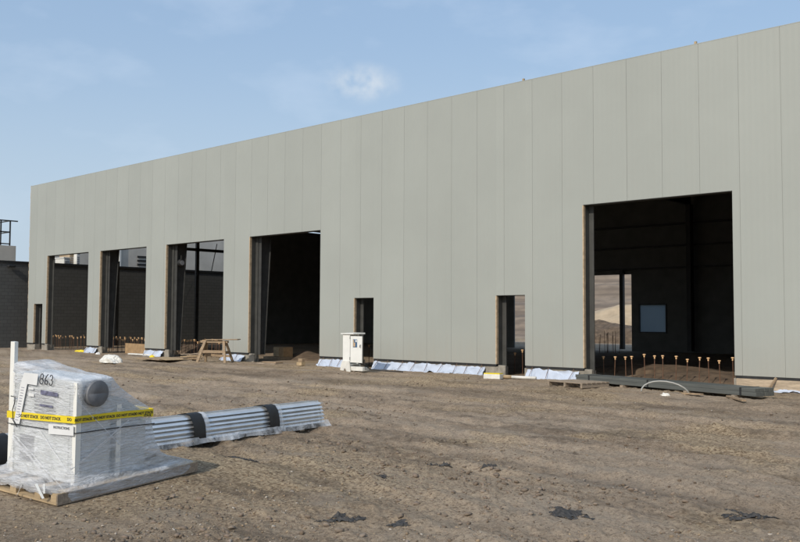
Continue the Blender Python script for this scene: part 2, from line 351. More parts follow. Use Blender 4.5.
def ground_h(x, y):
    x = np.asarray(x, float); y = np.asarray(y, float)
    r = np.hypot(x-CAM[0], y-CAM[1])
    amp = np.clip((r-2)/3, 0, 1)*np.clip((90-r)/50, 0, 1)
    inside = np.clip((y+.6)/.6, 0, 1)
    z = .07*fbm(x*.5, y*.9, 3, 1)+.05*fbm(x*1.4, y*3.0, 3, 5)+.035*fbm(x*5, y*6, 3, 9)
    z = z + .075*np.maximum(fbm(x*6, y*8, 4, 21), -.10) + .032*fbm(x*20, y*20, 3, 25)
    # long wheel ruts and a churned band running along the front of the building
    for yc, wd, dp, ph in RUTS:
        c = rut_c(x, yc, ph)
        e = (y-c)/wd; z = z-dp*np.exp(-e*e)+.5*dp*np.exp(-(np.abs(e)-1.7)**2*3)
    band = np.exp(-((y+6.3+.03*x)/.7)**2); z = z+band*(.05*fbm(x*3.2, y*4, 3, 31)+.03)
    z = z*amp*(1-.75*inside)
    # rise of the ground under the back and left of the pallet
    lx = x-G0[0]; ly = y-G0[1]
    a = math.radians(11); u = -(lx*math.cos(a)+ly*math.sin(a)); v = -lx*math.sin(a)+ly*math.cos(a)
    pl = np.clip(.06*u+.04*v, -.02, .11); k = np.exp(-(np.clip(np.abs(u-.5)-1.0, 0, 9)**2+np.clip(np.abs(v-.9)-1.3, 0, 9)**2)*2.2)
    return z*(1-.85*k)+k*(pl-.012)
th0 = math.pi/2+YAW
ths = np.concatenate([np.linspace(th0-.62, th0+.62, 560), np.linspace(th0+.62, th0+2*math.pi-.62, 60)[1:-1]])
rs = np.concatenate([[.01, 1, 2], np.geomspace(3, 42, 430), np.geomspace(44, 900, 36)])
TT, RR = np.meshgrid(ths, rs)
gx = CAM[0]+RR*np.cos(TT); gy = CAM[1]+RR*np.sin(TT); gz = ground_h(gx, gy)
nv = len(ths); nr = len(rs)
idx = np.arange(nv*nr).reshape(nr, nv); nx = np.roll(idx, -1, axis=1)
quads = np.stack([idx[:-1], nx[:-1], nx[1:], idx[1:]], -1).reshape(-1, 4)
def np_mesh(name, V, Q):
    me = bpy.data.meshes.new(name); k = Q.shape[1]
    me.vertices.add(len(V)); me.vertices.foreach_set('co', np.ascontiguousarray(V, dtype=np.float32).ravel())
    me.loops.add(Q.size); me.loops.foreach_set('vertex_index', np.ascontiguousarray(Q, dtype=np.int32).ravel())
    me.polygons.add(len(Q)); me.polygons.foreach_set('loop_start', np.arange(0, Q.size, k, dtype=np.int32))
    me.update(calc_edges=True); me.validate(); return me
gme = np_mesh('ground', np.stack([gx, gy, gz], -1).reshape(-1, 3), quads)
for nm_, fn_ in (('damp', damp_at), ('straw', straw_at)):
    at_ = gme.attributes.new(nm_, 'FLOAT', 'POINT'); at_.data.foreach_set('value', np.ascontiguousarray(fn_(gx, gy).ravel(), dtype=np.float32))
g = link('ground', gme, 'soil', None, True); tag(g, kind='structure')
def GZ(x, y): return float(ground_h(x, y))

# loose stones and clods (uncountable)
def ico():
    b = bmesh.new(); bmesh.ops.create_icosphere(b, subdivisions=1, radius=1); V = np.array([v.co[:] for v in b.verts]); Q = np.array([[v.index for v in f.verts] for f in b.faces]); b.free(); return V, Q
IV, IQ = ico()
def scatter(name, n, smin, smax, m, dens, rmin=5.2, rmax=30, label='', flat=.7):
    pts = []
    while len(pts) < n:
        k = n*3
        r = rmin*(rmax/rmin)**rng.random(k); t = th0+(rng.random(k)*2-1)*.56
        x = CAM[0]+r*np.cos(t); y = CAM[1]+r*np.sin(t)
        ok = (rng.random(k) < dens(x, y)) & (y < -.6)
        pts += list(zip(x[ok], y[ok]))
    pts = np.array(pts[:n]); s = smin*(smax/smin)**(rng.random(n)**3.4)
    z = ground_h(pts[:, 0], pts[:, 1])
    V = np.empty((n, len(IV), 3))
    for i in range(n):
        A = rng.normal(size=(3, 3)); q, _ = np.linalg.qr(A)
        v = (IV*(1+.75*(rng.random((len(IV), 1))-.5)))*np.array([1, .55+.4*rng.random(), .5+.3*rng.random()])
        v = v@q; v[:, 2] *= flat
        V[i] = v*s[i]+np.array([pts[i, 0], pts[i, 1], z[i]+s[i]*.22])
    Q = (IQ[None]+np.arange(n)[:, None, None]*len(IV)).reshape(-1, 3)
    o = link(name, np_mesh(name, V.reshape(-1, 3), Q), m); tag(o, label, 'gravel' if name == 'gravel' else 'soil clods', kind='stuff')
scatter('gravel', 16000, .004, .021, 'stones', lambda x, y: np.clip(.12+2.6*(fbm(x*.55, y*.55, 3, 77)+.05), .05, 1), label='loose tan and grey stones scattered over the dirt yard')
scatter('soil_clods', 7000, .008, .045, 'clods', lambda x, y: np.clip(.05+3*(fbm(x*.35, y*1.0, 3, 91))+.8*np.exp(-((y+6.3+.03*x)/.6)**2), .02, 1), rmin=7, rmax=34, label='crumbled brown soil clods turned up across the dirt yard', flat=.6)

# hill behind the building
hx = np.linspace(-140, 30, 150); hy = np.linspace(48, 170, 120); HX, HY = np.meshgrid(hx, hy)
t = np.clip((HY-54-4*fbm(HX*.05, HY*.05, 3, 3))/42, 0, 1)
steps = t*5; HZ = 10*((np.floor(steps)+np.clip((steps-np.floor(steps))*2.2-.6, 0, 1))/5)*np.clip((HX+130)/40, 0, 1)*.5+5.5*t+1.2*fbm(HX*.2, HY*.3, 4, 8)*np.clip(t*6, 0, 1)-.25
iq = np.arange(HX.size).reshape(HX.shape)
hq = np.stack([iq[:-1, :-1], iq[:-1, 1:], iq[1:, 1:], iq[1:, :-1]], -1).reshape(-1, 4)
tag(link('hill', np_mesh('hill', np.stack([HX, HY, HZ], -1).reshape(-1, 3), hq), 'hill_soil', None, True), kind='structure')
def mound(name, x, y, rx, ry, h, m, seed, label, cat, rz=0, pw=1.6):
    P = []
    for i in range(25):
        row = []
        for j in range(25):
            u = i/12-1; v = j/12-1; d = math.hypot(u, v)
            hh = h*max(0, 1-d)**(1/pw)*(1+.7*float(fbm(np.array(u*2.2+seed), np.array(v*2.2), 4, seed))) if d < 1 else -.1
            c, s_ = math.cos(rz), math.sin(rz)
            row.append((x+u*rx*c-v*ry*s_, y+u*rx*s_+v*ry*c, hh-.03))
        P.append(row)
    o = MB().grid(P).build(name, m, None, True); return tag(o, label, cat)
p = at_y(600, 309, 48); q = at_y(600, 322, 42)
mound('sand_pile', p[0]+3.0, 48, 8.5, 5.0, p[2]+.55, 'sand', 3, 'pale tan sand pile seen through the far opening at the back of the hall', 'sand pile')
mound('dirt_pile', q[0]+.5, 41, 6.5, 3.2, q[2]+.35, 'mound_soil', 5, 'brown earth heap outside the back opening, in front of the sand pile', 'dirt pile', pw=1.5)

# ------------------------------------------------------------------ warehouse
XL, XR, ZB, ZT, DEP = -49.42, 7.0, .354, 9.05, 24.0
OPEN = [(-48.66, -47.68, 2.49), (-47.22, -42.76, 5.07), (-41.56, -37.33, 5.06), (-35.66, -31.31, 5.06), (-29.55, -25.27, 5.06), (-23.42, -22.45, 2.49), (-17.08, -16.0, 2.49), (-13.95, -9.56, 5.06)]
wh = thing('warehouse', 'long pale grey metal-panelled warehouse shell under construction with open doorways', 'building', ((XL+XR)/2, DEP/2, 0))
OFF = Vector((-(XL+XR)/2, -DEP/2, 0))
def wpart(mb, name, m, parent=None, smooth=False):
    if parent is None or parent is wh:
        o = mb.build(name, m, wh, smooth)
        o.location = OFF
    else:
        o = mb.build(name, m, parent, smooth)
    return o
seams = [XL]
k = -9.36+1.06*16
xs = [-9.36+1.06*i for i in range(-60, 30)]
seams += [x for x in xs if XL+.25 < x < XR-.2]+[XR]
fr = MB(); GAP = .003
def solid_intervals(x0, x1, zlow):
    """wall pieces (x0,x1,z0) of a panel once the openings are cut"""
    out = []; cuts = sorted({x0, x1, *[v for o in OPEN for v in o[:2] if x0 < v < x1]})
    for a, b in zip(cuts, cuts[1:]):
        mid = (a+b)/2; z0 = zlow
        for o in OPEN:
            if o[0] < mid < o[1]: z0 = o[2]
        out.append((a, b, z0))
    return out
for a, b in zip(seams, seams[1:]):
    for (p0, p1, z0) in solid_intervals(a+GAP, b-GAP, ZB): fr.box(p0, p1, 0, .010, z0, ZT)
cut = sorted({XL+.01, XR-.01, *[v for o in OPEN for v in o[:2]]})
for a, b in zip(cut, cut[1:]):
    z0 = ZB+.004
    for o in OPEN:
        if o[0]-.001 <= a and b <= o[1]+.001: z0 = o[2]+.004
    e = .004
    fr.box(a-e if z0 > 2 else a+e, b+e if z0 > 2 else b-e, .012, .095, z0, ZT-.01)
wpart(fr, 'front_wall', 'panel_paint')
wpart(MB().box(XL-.005, XR+.03, -.003, .36, ZT+.002, ZT+.018), 'parapet_cap', 'panel_paint')
wsegs = [(XL, OPEN[0][0])]+[(OPEN[i][1], OPEN[i+1][0]) for i in range(7)]+[(OPEN[7][1], XR)]
m1 = MB(); m2 = MB()
for a, b in wsegs:
    wpart(MB().box(a+.02, b-.02, .01, .24, .285, ZB-.003), 'base_gap_shade', 'trim_dark')  # near-black strip painting the shaded gap below the panels
    wpart(MB().box(a-.04, b+.14 if b < XR else b, .03, .42, -.4, .283), 'foundation', 'concrete')
# concrete plinth blocks under the jambs that stand forward of the panels
for x, d in ((OPEN[1][0]+.1, .2), (OPEN[2][0]+.2, .2), (OPEN[3][0]+.2, .2), (OPEN[4][0]+.2, .22), (OPEN[6][0]+.2, .17), (OPEN[7][0]+.14, .14)):
    wpart(MB().box(x-.1, x+d, -.05, .02, -.2, .33, bev=.01), 'plinth', 'concrete')
# door frames: steel jambs and header, tan foam edge of the panel on the left jamb, its front flange added to catch sun
for (a, b, t_) in OPEN:
    f = MB().box(a, a+.012, .097, .30, .1, t_).box(a-.012, a+.16, .30, .33, .1, t_)
    f.box(b-.012, b, .097, .30, .1, t_).box(b-.05, b+.012, .30, .33, .1, t_)
    f.box(a+.013, b-.013, .01, .30, t_-.014, t_-.002).box(a, b, .30, .33, t_, t_+.2)
    fo = wpart(f, 'door_frame', 'jamb_steel')
    wpart(MB().box(a-.003, a+.009, .004, .094, ZB+.01, t_-.016).box(a-.026, a+.008, -.004, -.0005, ZB+.01, t_-.016), 'foam_edge', 'foam_edge', fo)
# left corner: rough foam edge where the end wall is still missing
e = MB()
for i in range(46):
    z = ZB+i*.19
    e.box(XL-.03-.04*random.random(), XL-.004, .0+.012, .09, z, z+.185)
wpart(e, 'corner_edge', 'foam_edge')
# structure: tapered columns with rafters
FX = [-41.35, -35.4, -29.32, -21.9, -14.9-.4, -7.6, 0.0]
for x in FX+[XL+.3]:
    w = .1
    c = MB().prism([(x-w, .34, .28), (x-w, .62, .28), (x-w, 1.02, 8.3), (x-w, .34, 8.3)], (.012, 0, 0)) if False else MB()
    # web, outer flange, inner flange
    c.prism([(x-.006, .35, .28), (x-.006, .58, .28), (x-.006, 1.0, 8.2), (x-.006, .35, 8.2)], (.012, 0, 0))
    c.box(x-.11, x+.11, .335, .349, .28, 8.2)
    c.prism([(x-.11, .581, .28), (x+.11, .581, .28), (x+.11, 1.001, 8.2), (x-.11, 1.001, 8.2)], (0, .014, .0))
    co = wpart(c, 'column', 'dark_steel')
    rf = MB().prism([(x-.006, .35, 8.22), (x-.006, .35, 8.75), (x-.006, DEP-.2, 8.55), (x-.006, DEP-.2, 8.0)], (.012, 0, 0))
    rf.prism([(x-.11, .35, 8.205), (x+.11, .35, 8.205), (x+.11, DEP-.2, 7.985), (x-.11, DEP-.2, 7.985)], (0, 0, .014))
    wpart(rf, 'rafter', 'dark_steel', co)
    wpart(MB().box(x-.12, x+.12, DEP-.6, DEP-.2, .1, 8.0), 'rear_column', 'dark_steel')
for z in (5.4, 6.6, 7.8):
    wpart(MB().box(XL+.2, XR-.1, .1, .30, z, z+.016).box(XL+.2, XR-.1, .28, .30, z-.06, z), 'girt', 'dark_steel')
for z in (1.6, 3.3, 4.6, 5.8, 7.0):
    segs = [(-14.6, XR-.1)] if z < 4 else [(XL+.3, XR-.1)]
    for a, b in segs: wpart(MB().box(a, b, DEP-.2, DEP-.02, z, z+.09), 'girt', 'dark_steel')
for i in range(9):
    y = 1.2+i*2.7; z = 8.77-(y-.35)*.0088
    wpart(MB().box(XL+.05, XR-.05, y-.03, y+.03, z+.004, z+.19), 'purlin', 'dark_steel')
wpart(MB().prism([(XL+.02, .1, 8.98), (XL+.02, .1, 8.975), (XL+.02, DEP+.2, 8.77), (XL+.02, DEP+.2, 8.85)], (XR-XL-.04, 0, 0)), 'roof', 'liner')
# back wall with two tall openings and a film-covered window
bo = [(-33.8, -31.2, 4.37, 0), (-30.2, -25.85, 4.37, 0)]
wl = at_y(640, 305, DEP); wr = at_y(666, 332, DEP)
win = (wl[0], wr[0], wr[2], wl[2])
bw = MB()
bw.box(XL, -33.8, DEP, DEP+.1, -.3, 8.7).box(-33.8, -31.2, DEP, DEP+.1, 4.37, 8.7).box(-31.2, -30.2, DEP, DEP+.1, -.3, 8.7).box(-30.2, -25.85, DEP, DEP+.1, 4.37, 8.7)
bw.box(-25.62, win[0], DEP, DEP+.1, -.3, 8.7).box(win[0], win[1], DEP, DEP+.1, win[3], 8.7).box(win[0], win[1], DEP, DEP+.1, -.3, win[2]).box(win[1], XR, DEP, DEP+.1, -.3, 8.7).box(-25.85, -25.62, DEP, DEP+.1, 4.37, 8.7)
wpart(bw, 'rear_wall', 'liner')
wpart(MB().box(win[0], win[1], DEP+.03, DEP+.034, win[2], win[3]), 'window_film', 'window_film')
wf = MB()
for a, b, c, d in ((win[0]-.06, win[0], win[2]-.06, win[3]+.06), (win[1], win[1]+.06, win[2]-.06, win[3]+.06), (win[0], win[1], win[2]-.06, win[2]), (win[0], win[1], win[3], win[3]+.06)): wf.box(a, b, DEP-.05, DEP-.003, c, d)
wpart(wf, 'window_frame', 'jamb_steel')
wpart(MB().box(-26.24, -26.02, DEP-.25, DEP-.03, .1, 4.6), 'opening_post', 'dark_steel')
# end walls: left open at the front, clad further back; right end clad
wpart(MB().box(XL+.05, XL+.12, 13.4, DEP, -.3, 7.95), 'end_wall', 'liner')
wpart(MB().box(XR-.1, XR, .1, DEP, ZB, 8.7), 'end_wall', 'panel_paint')
bz = at_x(180, 247.5, -49.1)[2]
wpart(MB().box(XL+.28, XL+.42, .9, 13.4, bz-.16, bz+.02), 'tie_beam', 'dark_steel')
for px in (197,):
    q = at_x(px, 260, -49.1); wpart(MB().box(XL+.28, XL+.42, q[1]-.11, q[1]+.11, .1, 8.3), 'end_post', 'dark_steel')
wpart(MB().box(XL+.28, XL+.42, 5.1, 5.3, .1, 5.1), 'end_post', 'dark_steel')
a = at_x(198, 272, -44.6); b = at_x(171, 331, -44.6)
wpart(MB().tube([a, b], .008, 6), 'brace_cable', 'jamb_steel')
a = at_x(217, 244, -49.0); b = at_x(211.5, 271, -49.0)
wpart(MB().tube([a, b], .03, 6), 'brace_rod', 'dark_steel')
# interior partition with a dark doorway seen through the second bay
# low concrete kerb with starter bars
wpart(MB().box(XL+.3, OPEN[0][0], .45, 1.0, -.3, .05), 'grade_beam', 'concrete')
for px, py in ((524, 78.3), (696, 43.6)):
    q = at_y(px, py, .05); wpart(MB().box(q[0]-.03, q[0]+.03, .0, .06, ZT+.019, ZT+.085), 'roof_clip', 'plywood')
# form boards along the right hand foundation
x = -9.5
while x < 3:
    ln = 1.9+random.random()*.6
    wpart(MB().box(x, x+ln-.02, -.055, -.01, .03, .285), 'form_board', 'form_board')
    wpart(MB().bar((x+ln*.45, -.07, .34), (x+ln*.42-.1, -.32, -.05), .045, .045), 'form_stake', 'wood')
    x += ln

# ------------------------------------------------------------------ neighbouring building
NX, NZ = -52.0, 5.0
nb = thing('block_building', 'dark charcoal block building with grey upper storey beyond the left end of the warehouse', 'building', (-66, 10, 0))
def npart(mb, name, m, parent=None):
    o = mb.build(name, m, parent or nb)
    if not parent: o.location = (66, -10, 0)
    return o
wm = MB().box(-80, NX, -1.1, 34, -.2, 4.88)
bwall = npart(wm, 'block_wall', 'block_wall')
# courses of blocks: thin proud joints would be too fine, so the face gets its courses from the brick texture
mm = MATS['block_wall']; n_ = mm.node_tree.nodes; l_ = mm.node_tree.links
t_ = n_.new('ShaderNodeTexCoord'); mp_ = n_.new('ShaderNodeMapping'); mp_.inputs['Rotation'].default_value = (math.pi/2, 0, math.pi/2)
sp = n_.new('ShaderNodeSeparateXYZ'); cb = n_.new('ShaderNodeCombineXYZ'); l_.new(t_.outputs['Object'], sp.inputs[0]); l_.new(sp.outputs[1], cb.inputs[0]); l_.new(sp.outputs[2], cb.inputs[1])
br = n_.new('ShaderNodeTexBrick'); br.inputs['Scale'].default_value = 1; br.inputs['Brick Width'].default_value = .4; br.inputs['Row Height'].default_value = .2; br.inputs['Mortar Size'].default_value = .012
br.inputs['Color1'].default_value = (.108, .108, .102, 1); br.inputs['Color2'].default_value = (.093, .093, .088, 1); br.inputs['Mortar'].default_value = (.07, .07, .066, 1)
l_.new(cb.outputs[0], br.inputs['Vector']); l_.new(br.outputs[0], n_['Principled BSDF'].inputs['Base Color'])
npart(MB().box(-80.05, NX+.05, -1.15, 34.05, 4.882, NZ), 'coping', 'trim_dark')
npart(MB().box(-60.2, -58, 5.1, 24.5, NZ+.002, 10.0), 'upper_storey', 'grey_cladding')
q = at_x(120.3, 258, -57.9)
npart(MB().box(-57.995, -57.9, q[1]-.07, q[1]+.07, NZ+.01, 9.5), 'downspout', 'white_paint')
lv = MB(); qa = at_x(143, 256, -57.9)
for i in range(4): lv.box(-57.997, -57.93, qa[1]-.4, qa[1]+1.6, qa[2]-.12-i*.28, qa[2]-i*.28)
npart(lv, 'louvre', 'trim_dark')
# plant box with a guard rail at the far left
q0 = at_x(16, 246, -53.6); q1 = at_x(15.5, 262, -53.6)
npart(MB().box(-57, -53.6, max(-1.0, q0[1]-5), q0[1], NZ+.002, q0[2]), 'plant_box', 'grey_cladding')
rl = MB(); zt = at_x(13, 221, -53.9)[2]; zb = q0[2]+.003; yr = q0[1]-.25
for z in (zt, zb+(zt-zb)*.55, zb+.12): rl.bar((-53.9, -.9, z), (-53.9, yr+(.45 if z == zt else 0), z), .07)
for i in range(4): rl.bar((-53.9, max(-.9, yr-i*.55), zb), (-53.9, max(-.9, yr-i*.55), zt+.02), .07)
for z in (zt, zb+(zt-zb)*.55): rl.bar((-53.9, yr, z), (-56.6, yr, z), .06)
npart(rl, 'guard_rail', 'dark_steel')
q = at_x(10, 264.5, NX); fl = MB().box(NX+.05, NX+.3, q[1]-.2, q[1]+.2, q[2]-.16, q[2]-.04, bev=.02)
npart(fl, 'floodlight', 'trim_dark')
# white plant units on the neighbouring roof
def roof_unit(x0, x1, X, dx, ytop, label, m):
    a = at_x(x0, 261, X); b = at_x(x1, ytop, X)
    t = thing('rooftop_unit', label, 'rooftop unit', (X-dx/2, (a[1]+b[1])/2, NZ), group='white plant units on the dark block roof')
    hy = (b[1]-a[1])/2; h = b[2]-NZ
    MB().box(-dx/2, dx/2, -hy, hy, .002, h-.06, bev=.02).build('cabinet_body', m, t)
    MB().box(-dx/2-.04, dx/2+.04, -hy-.04, hy+.04, h-.058, h).build('lid', 'white_paint', t)
    g = MB()
    for i in range(5): g.box(dx/2+.002, dx/2+.02, -hy*.7, hy*.7, .1+i*(h-.3)/5, .1+(i+.5)*(h-.3)/5)
    g.build('grille', 'duct_grey', t)
roof_unit(64, 70, -55, 1.2, 257.5, 'lowest of the white rooftop units seen through the leftmost tall doorway', 'white_dirty')
roof_unit(69.5, 74.5, -55.6, 1.4, 253.5, 'tan-white tall rooftop unit between two others on the dark block roof', 'sand')
roof_unit(76.5, 80, -55.2, 1.0, 252.5, 'narrow white rooftop unit nearest the right edge of the leftmost tall doorway', 'white_paint')

# ------------------------------------------------------------------ reinforcing bars
def rebar(x, y, h, cap, label, group, lean=0):
    z0 = -.06
    dx = lean
    o = MB().tube([(0, 0, 0), (dx, lean*.4, h)], .011, 6).build('rebar', 'rust'); o.location = (x, y, z0)
    tag(o, label, 'rebar', group)
    if cap:
        MB().tube([(dx, lean*.4, h-.05), (dx, lean*.4, h+.0), (dx, lean*.4, h+.015), (dx, lean*.4, h+.04)], [.022, .022, .045, .04], 8).build('rebar_cap', 'cap_orange', o)
def inside_open(x, y, slack=.0):
    f = (0-CAM[1])/(y-CAM[1]); x0 = x*f
    return next((i for i, o in enumerate(OPEN) if o[0]-slack < x0 < o[1]+slack), None)
ROWN = {0: 'narrow doorway at the far left corner', 1: 'leftmost tall doorway', 2: 'second tall doorway from the left', 3: 'tall doorway behind the sawhorse', 4: 'tall doorway right of the sawhorse', 5: 'narrow doorway beside the white cabinet', 6: 'narrow doorway with the hill showing through', 7: 'largest doorway behind the beam bundle'}
for y, sp_, ops in ((1.25, .33, range(8)), (1.8, .30, (2, 3)), (2.6, .45, (1, 2, 3))):
    x = -52.0
    while x < -9:
        xx = x+random.uniform(-.07, .07); i = inside_open(xx, y)
        if i is not None and i in ops and i not in (4, 0):
            rebar(xx, y+random.uniform(-.06, .06), .74+random.uniform(-.06, .07), True, 'rusty upright rebar with an orange cap inside the '+ROWN[i], 'capped rebar standing inside the '+ROWN[i], random.uniform(-.03, .03))
        x += sp_
for i in range(16):
    p = at_y(588+i*2.2, 350, 20.5)
    rebar(p[0], 20.5+random.uniform(-.5, .5), 1.05+random.uniform(-.15, .2), False, 'bare rebar stake standing by the far opening at the back of the hall', 'bare rebar at the back opening', random.uniform(-.06, .06))
p = at_y(712, 384, 3.2)
mound('dirt_mound', p[0]+.2, 3.0, 2.7, 1.6, .32, 'mound_soil', 11, 'low brown dirt mound just inside the right half of the largest doorway', 'dirt mound')
p = at_y(662, 379, 5.0)
mound('dirt_mound', p[0], 5.0, 2.6, 1.4, .32, 'mound_soil', 15, 'flat-topped brown dirt mound in the middle of the largest doorway, farther in', 'dirt mound', pw=3)
p = at_y(205, 356, 4); mound('dirt_mound', p[0]-.3, 3.4, 2.6, 1.0, .5, 'mound_soil', 19, 'dark dirt mound inside the tall doorway behind the sawhorse', 'dirt mound')
p = at_y(300, 357, 3); mound('dirt_mound', p[0]+.2, 3.2, 2.0, 1.1, .35, 'mound_soil', 23, 'low dirt mound inside the tall doorway right of the sawhorse', 'dirt mound')
# leaning plywood in second bay
q = at_y(137, 353, 1.0); t = thing('plywood_sheet', 'brown plywood sheet leaning low inside the second tall doorway from the left', 'plywood', (q[0], 1.0, .0))
MB().bar((-1.0, -.05, .25), (1.0, .12, .22), .02, .5).build('sheet', 'cardboard', t)
MB().bar((-.6, .02, 0), (-.6, .6, .35), .05, .05).build('prop', 'wood_grey', t)
# lamps
q = at_x(179, 263, -35.4); t = thing('work_lamp', 'round black work lamp hung on the column in the doorway behind the sawhorse', 'lamp', (-35.28, q[1], q[2]))
MB().tube([(0, 0, 0), (.1, 0, 0), (.14, 0, 0)], [.17, .17, .12], 14).build('lamp_housing', 'black_rubber', t)
MB().tube([(.141, 0, 0), (.15, 0, 0)], .11, 14).build('lamp_lens', 'duct_grey', t)
MB().bar((.05, 0, .16), (.05, 0, .34), .04, .02).build('bracket', 'dark_steel', t)
q = at_y(590, 249, .45); t = thing('twin_lamp', 'small white twin-head lamp on the left jamb of the largest doorway', 'lamp', (q[0], .45, q[2]))
for s_ in (-1, 1): MB().tube([(s_*.06, 0, 0), (s_*.1, -.06, -.03), (s_*.11, -.08, -.04)], [.03, .06, .055], 10).build('lamp_head', 'lamp_glass', t)
MB().box(-.08, .08, 0, .05, -.02, .07).build('lamp_base', 'white_paint', t)
MB().bar((-.2, .02, .02), (-.03, .02, .02), .03).build('bracket', 'dark_steel', t)

# ------------------------------------------------------------------ foundation blankets
def blanket(x0, x1, label, zt=.255, reach=.20, rods=True):
    t = thing('insulation_blanket', label, 'blanket', ((x0+x1)/2, -.2, 0), group='white blankets along the warehouse base')
    n = max(6, int((x1-x0)/.05)); P = []
    for j in range(9):
        v = j/8; row = []
        for i in range(n+1):
            u = x0+(x1-x0)*i/n
            wob = .16*float(fbm(np.array(u*1.7), np.array(v*1.5), 3, 41)); sag = .06*math.sin(v*math.pi)
            y = -.035-reach*v-(wob if v > .1 else 0); z = zt*(1-v)+.012-sag*.6+(.16*abs(float(fbm(np.array(u*3.1), np.array(v*2.2), 5, 47)))*2-.05)*(1 if v > .05 else .6)
            z = z-(.10*abs(float(fbm(np.array(u*1.9+7), np.array(.3), 4, 43)))*2*v if v > .5 else 0)
            row.append((u-(x0+x1)/2, y+.2, z+GZ(u, y)*v))
        P.append(row)
    MB().grid(P).build('sheet', 'blanket', t, True)
    if rods:
        u = x0+.2
        while u < x1-.05:
            MB().tube([(u-(x0+x1)/2+random.uniform(-.05, .05), -.03+.2, zt+.07), (u-(x0+x1)/2, -.08+.2, zt-.0), (u-(x0+x1)/2+random.uniform(-.08, .05), -.05-reach+.2, .03)], .008, 6).build('tie_rod', 'rust', t)
            u += .62+random.uniform(-.22, .25)
blanket(-42.72, -41.62, 'white blanket under the pier between the first and second tall doorways')
blanket(-37.28, -35.72, 'white blanket under the pier between the second and third tall doorways')
blanket(-31.25, -29.75, 'white blanket under the wall behind the sawhorse')
blanket(-25.22, -23.5, 'white blanket under the wall just left of the white cabinet')
blanket(-22.38, -17.5, 'longest white blanket, under the wall right of the white cabinet')
blanket(-15.9, -14.1, 'white blanket left of the largest doorway, ending at the beam bundle')
blanket(-8.75, -2.0, 'white blanket strip lying below the tan form boards at far right', zt=.06, reach=.3, rods=False)

# ------------------------------------------------------------------ electrical cabinet
c = at_z(347.5, 372)
t = thing('electrical_cabinet', 'white electrical cabinet with its door swung open, standing by the narrow doorway', 'cabinet', (c[0]+.05, c[1]+.05, GZ(c[0], c[1])), math.radians(-4))
cw, cd, ch = .36, .40, 1.22      # left face along x, depth along y (opening faces +x)
b = MB().box(-cw, -.0, 0, .02, .22, ch).box(-cw, 0, cd-.02, cd, .22, ch).box(-cw, -cw+.02, .02, cd-.02, .22, ch).box(-cw+.02, -.0, .02, cd-.02, .22, .24).box(-cw+.02, 0, .02, cd-.02, ch-.02, ch)
b.build('cabinet_shell', 'white_paint', t)
MB().box(-cw+.025, -cw+.04, .05, cd-.05, .3, ch-.08).build('inner_panel', 'duct_grey', t)
MB().prism([(-cw-.06, -.05, ch+.002), (-cw-.06, cd+.05, ch+.002), (-cw-.06, cd+.05, ch+.05), (-cw-.06, -.05, ch+.03)], (cw+.30, 0, 0)).build('cabinet_roof', 'white_paint', t)
d = MB().box(.04, .66, -.012, .018, .30, ch-.06, bev=.006); do = d.build('door', 'white_paint', t); do.rotation_euler = (0, 0, math.radians(-3))
MB().box(.19, .41, -.02, -.0135, .80, 1.06).build('notice', 'ink_blue', do)
MB().box(.20, .26, -.024, -.0205, .82, 1.04).build('notice_stripe', 'sand', do)
MB().box(.33, .40, -.024, -.0205, .97, 1.04).build('notice_stripe', 'paper', do)
MB().box(.27, .31, -.024, -.0205, .82, .95).build('notice_stripe', 'cap_orange', do)
MB().tube([(.61, -.013, .88), (.61, -.05, .88), (.61, -.055, .80)], .012, 6).build('handle', 'jamb_steel', do)
for z in (.38, ch-.16): MB().tube([(.01, 0, z), (.01, 0, z+.09)], .014, 8).build('hinge', 'jamb_steel', t)
# splayed sheet-metal foot and base planks
MB().prism([(-cw-.0, .0, .34), (-.0, .0, .34), (.03, .0, .22), (.06, -.0, .0), (-.12, -.0, -.03), (-.17, -.0, .08), (-.24, 0, .1), (-.28, 0, .01), (-cw-.1, 0, .03), (-cw-.08, 0, .16)], (0, -.03, 0)).build('foot', 'white_dirty', t)
MB().prism([(-cw-.0, cd, .34), (-.0, cd, .34), (.03, cd, .22), (.06, cd, .0), (-cw-.1, cd, .03), (-cw-.08, cd, .16)], (0, .03, 0)).build('foot', 'white_dirty', t)
MB().box(-.03, .62, .02, .12, .03, .17, bev=.01).build('base_plank', 'white_dirty', t)
MB().box(-.1, .5, cd-.1, cd, .03, .15, bev=.01).build('base_plank', 'white_dirty', t)
MB().tube([(.0, .3, .3), (.3, .4, .2), (.7, .3, .09), (1.1, .5, .05), (1.6, .9, .03)], .018, 6).build('cable', 'black_rubber', t, True)

# ------------------------------------------------------------------ sawhorse and timber
c = at_z(215, 362.6)
t = thing('sawhorse', 'rough timber sawhorse with a loose board across it, before the third tall doorway', 'sawhorse', (c[0], c[1], GZ(c[0], c[1])), math.radians(28))
H = .86
MB().box(-.62, .55, -.06, .06, H-.1, H-.01, bev=.004).build('top_rail', 'wood', t)
for sx in (-1, 1):
    for sy in (-1, 1):
        MB().bar((sx*.40, sy*.07, H-.02), (sx*.60, sy*.36, -.02), .10, .045, up=(0, 1, 0)).build('leg', 'wood', t)
    MB().bar((sx*.51, -.24, H*.45), (sx*.51, .24, H*.45), .03, .12).build('end_brace', 'wood', t)
MB().prism([(-.46, -.10, H-.12), (-.43, .10, H-.12), (-.60, .24, .36), (-.60, -.24, .36)], (-.02, 0, 0)).build('gusset', 'plywood', t)
MB().bar((-.5, -.2, .42), (.52, -.2, .42), .03, .11).build('stretcher', 'wood', t)
MB().bar((-.5, .22, .28), (.52, .22, .24), .03, .09).build('stretcher', 'wood', t)
tb = thing('loose_board', 'weathered board lying on top of the sawhorse', 'board', (c[0]+.15, c[1]+.08, GZ(c[0], c[1])+H), math.radians(26))
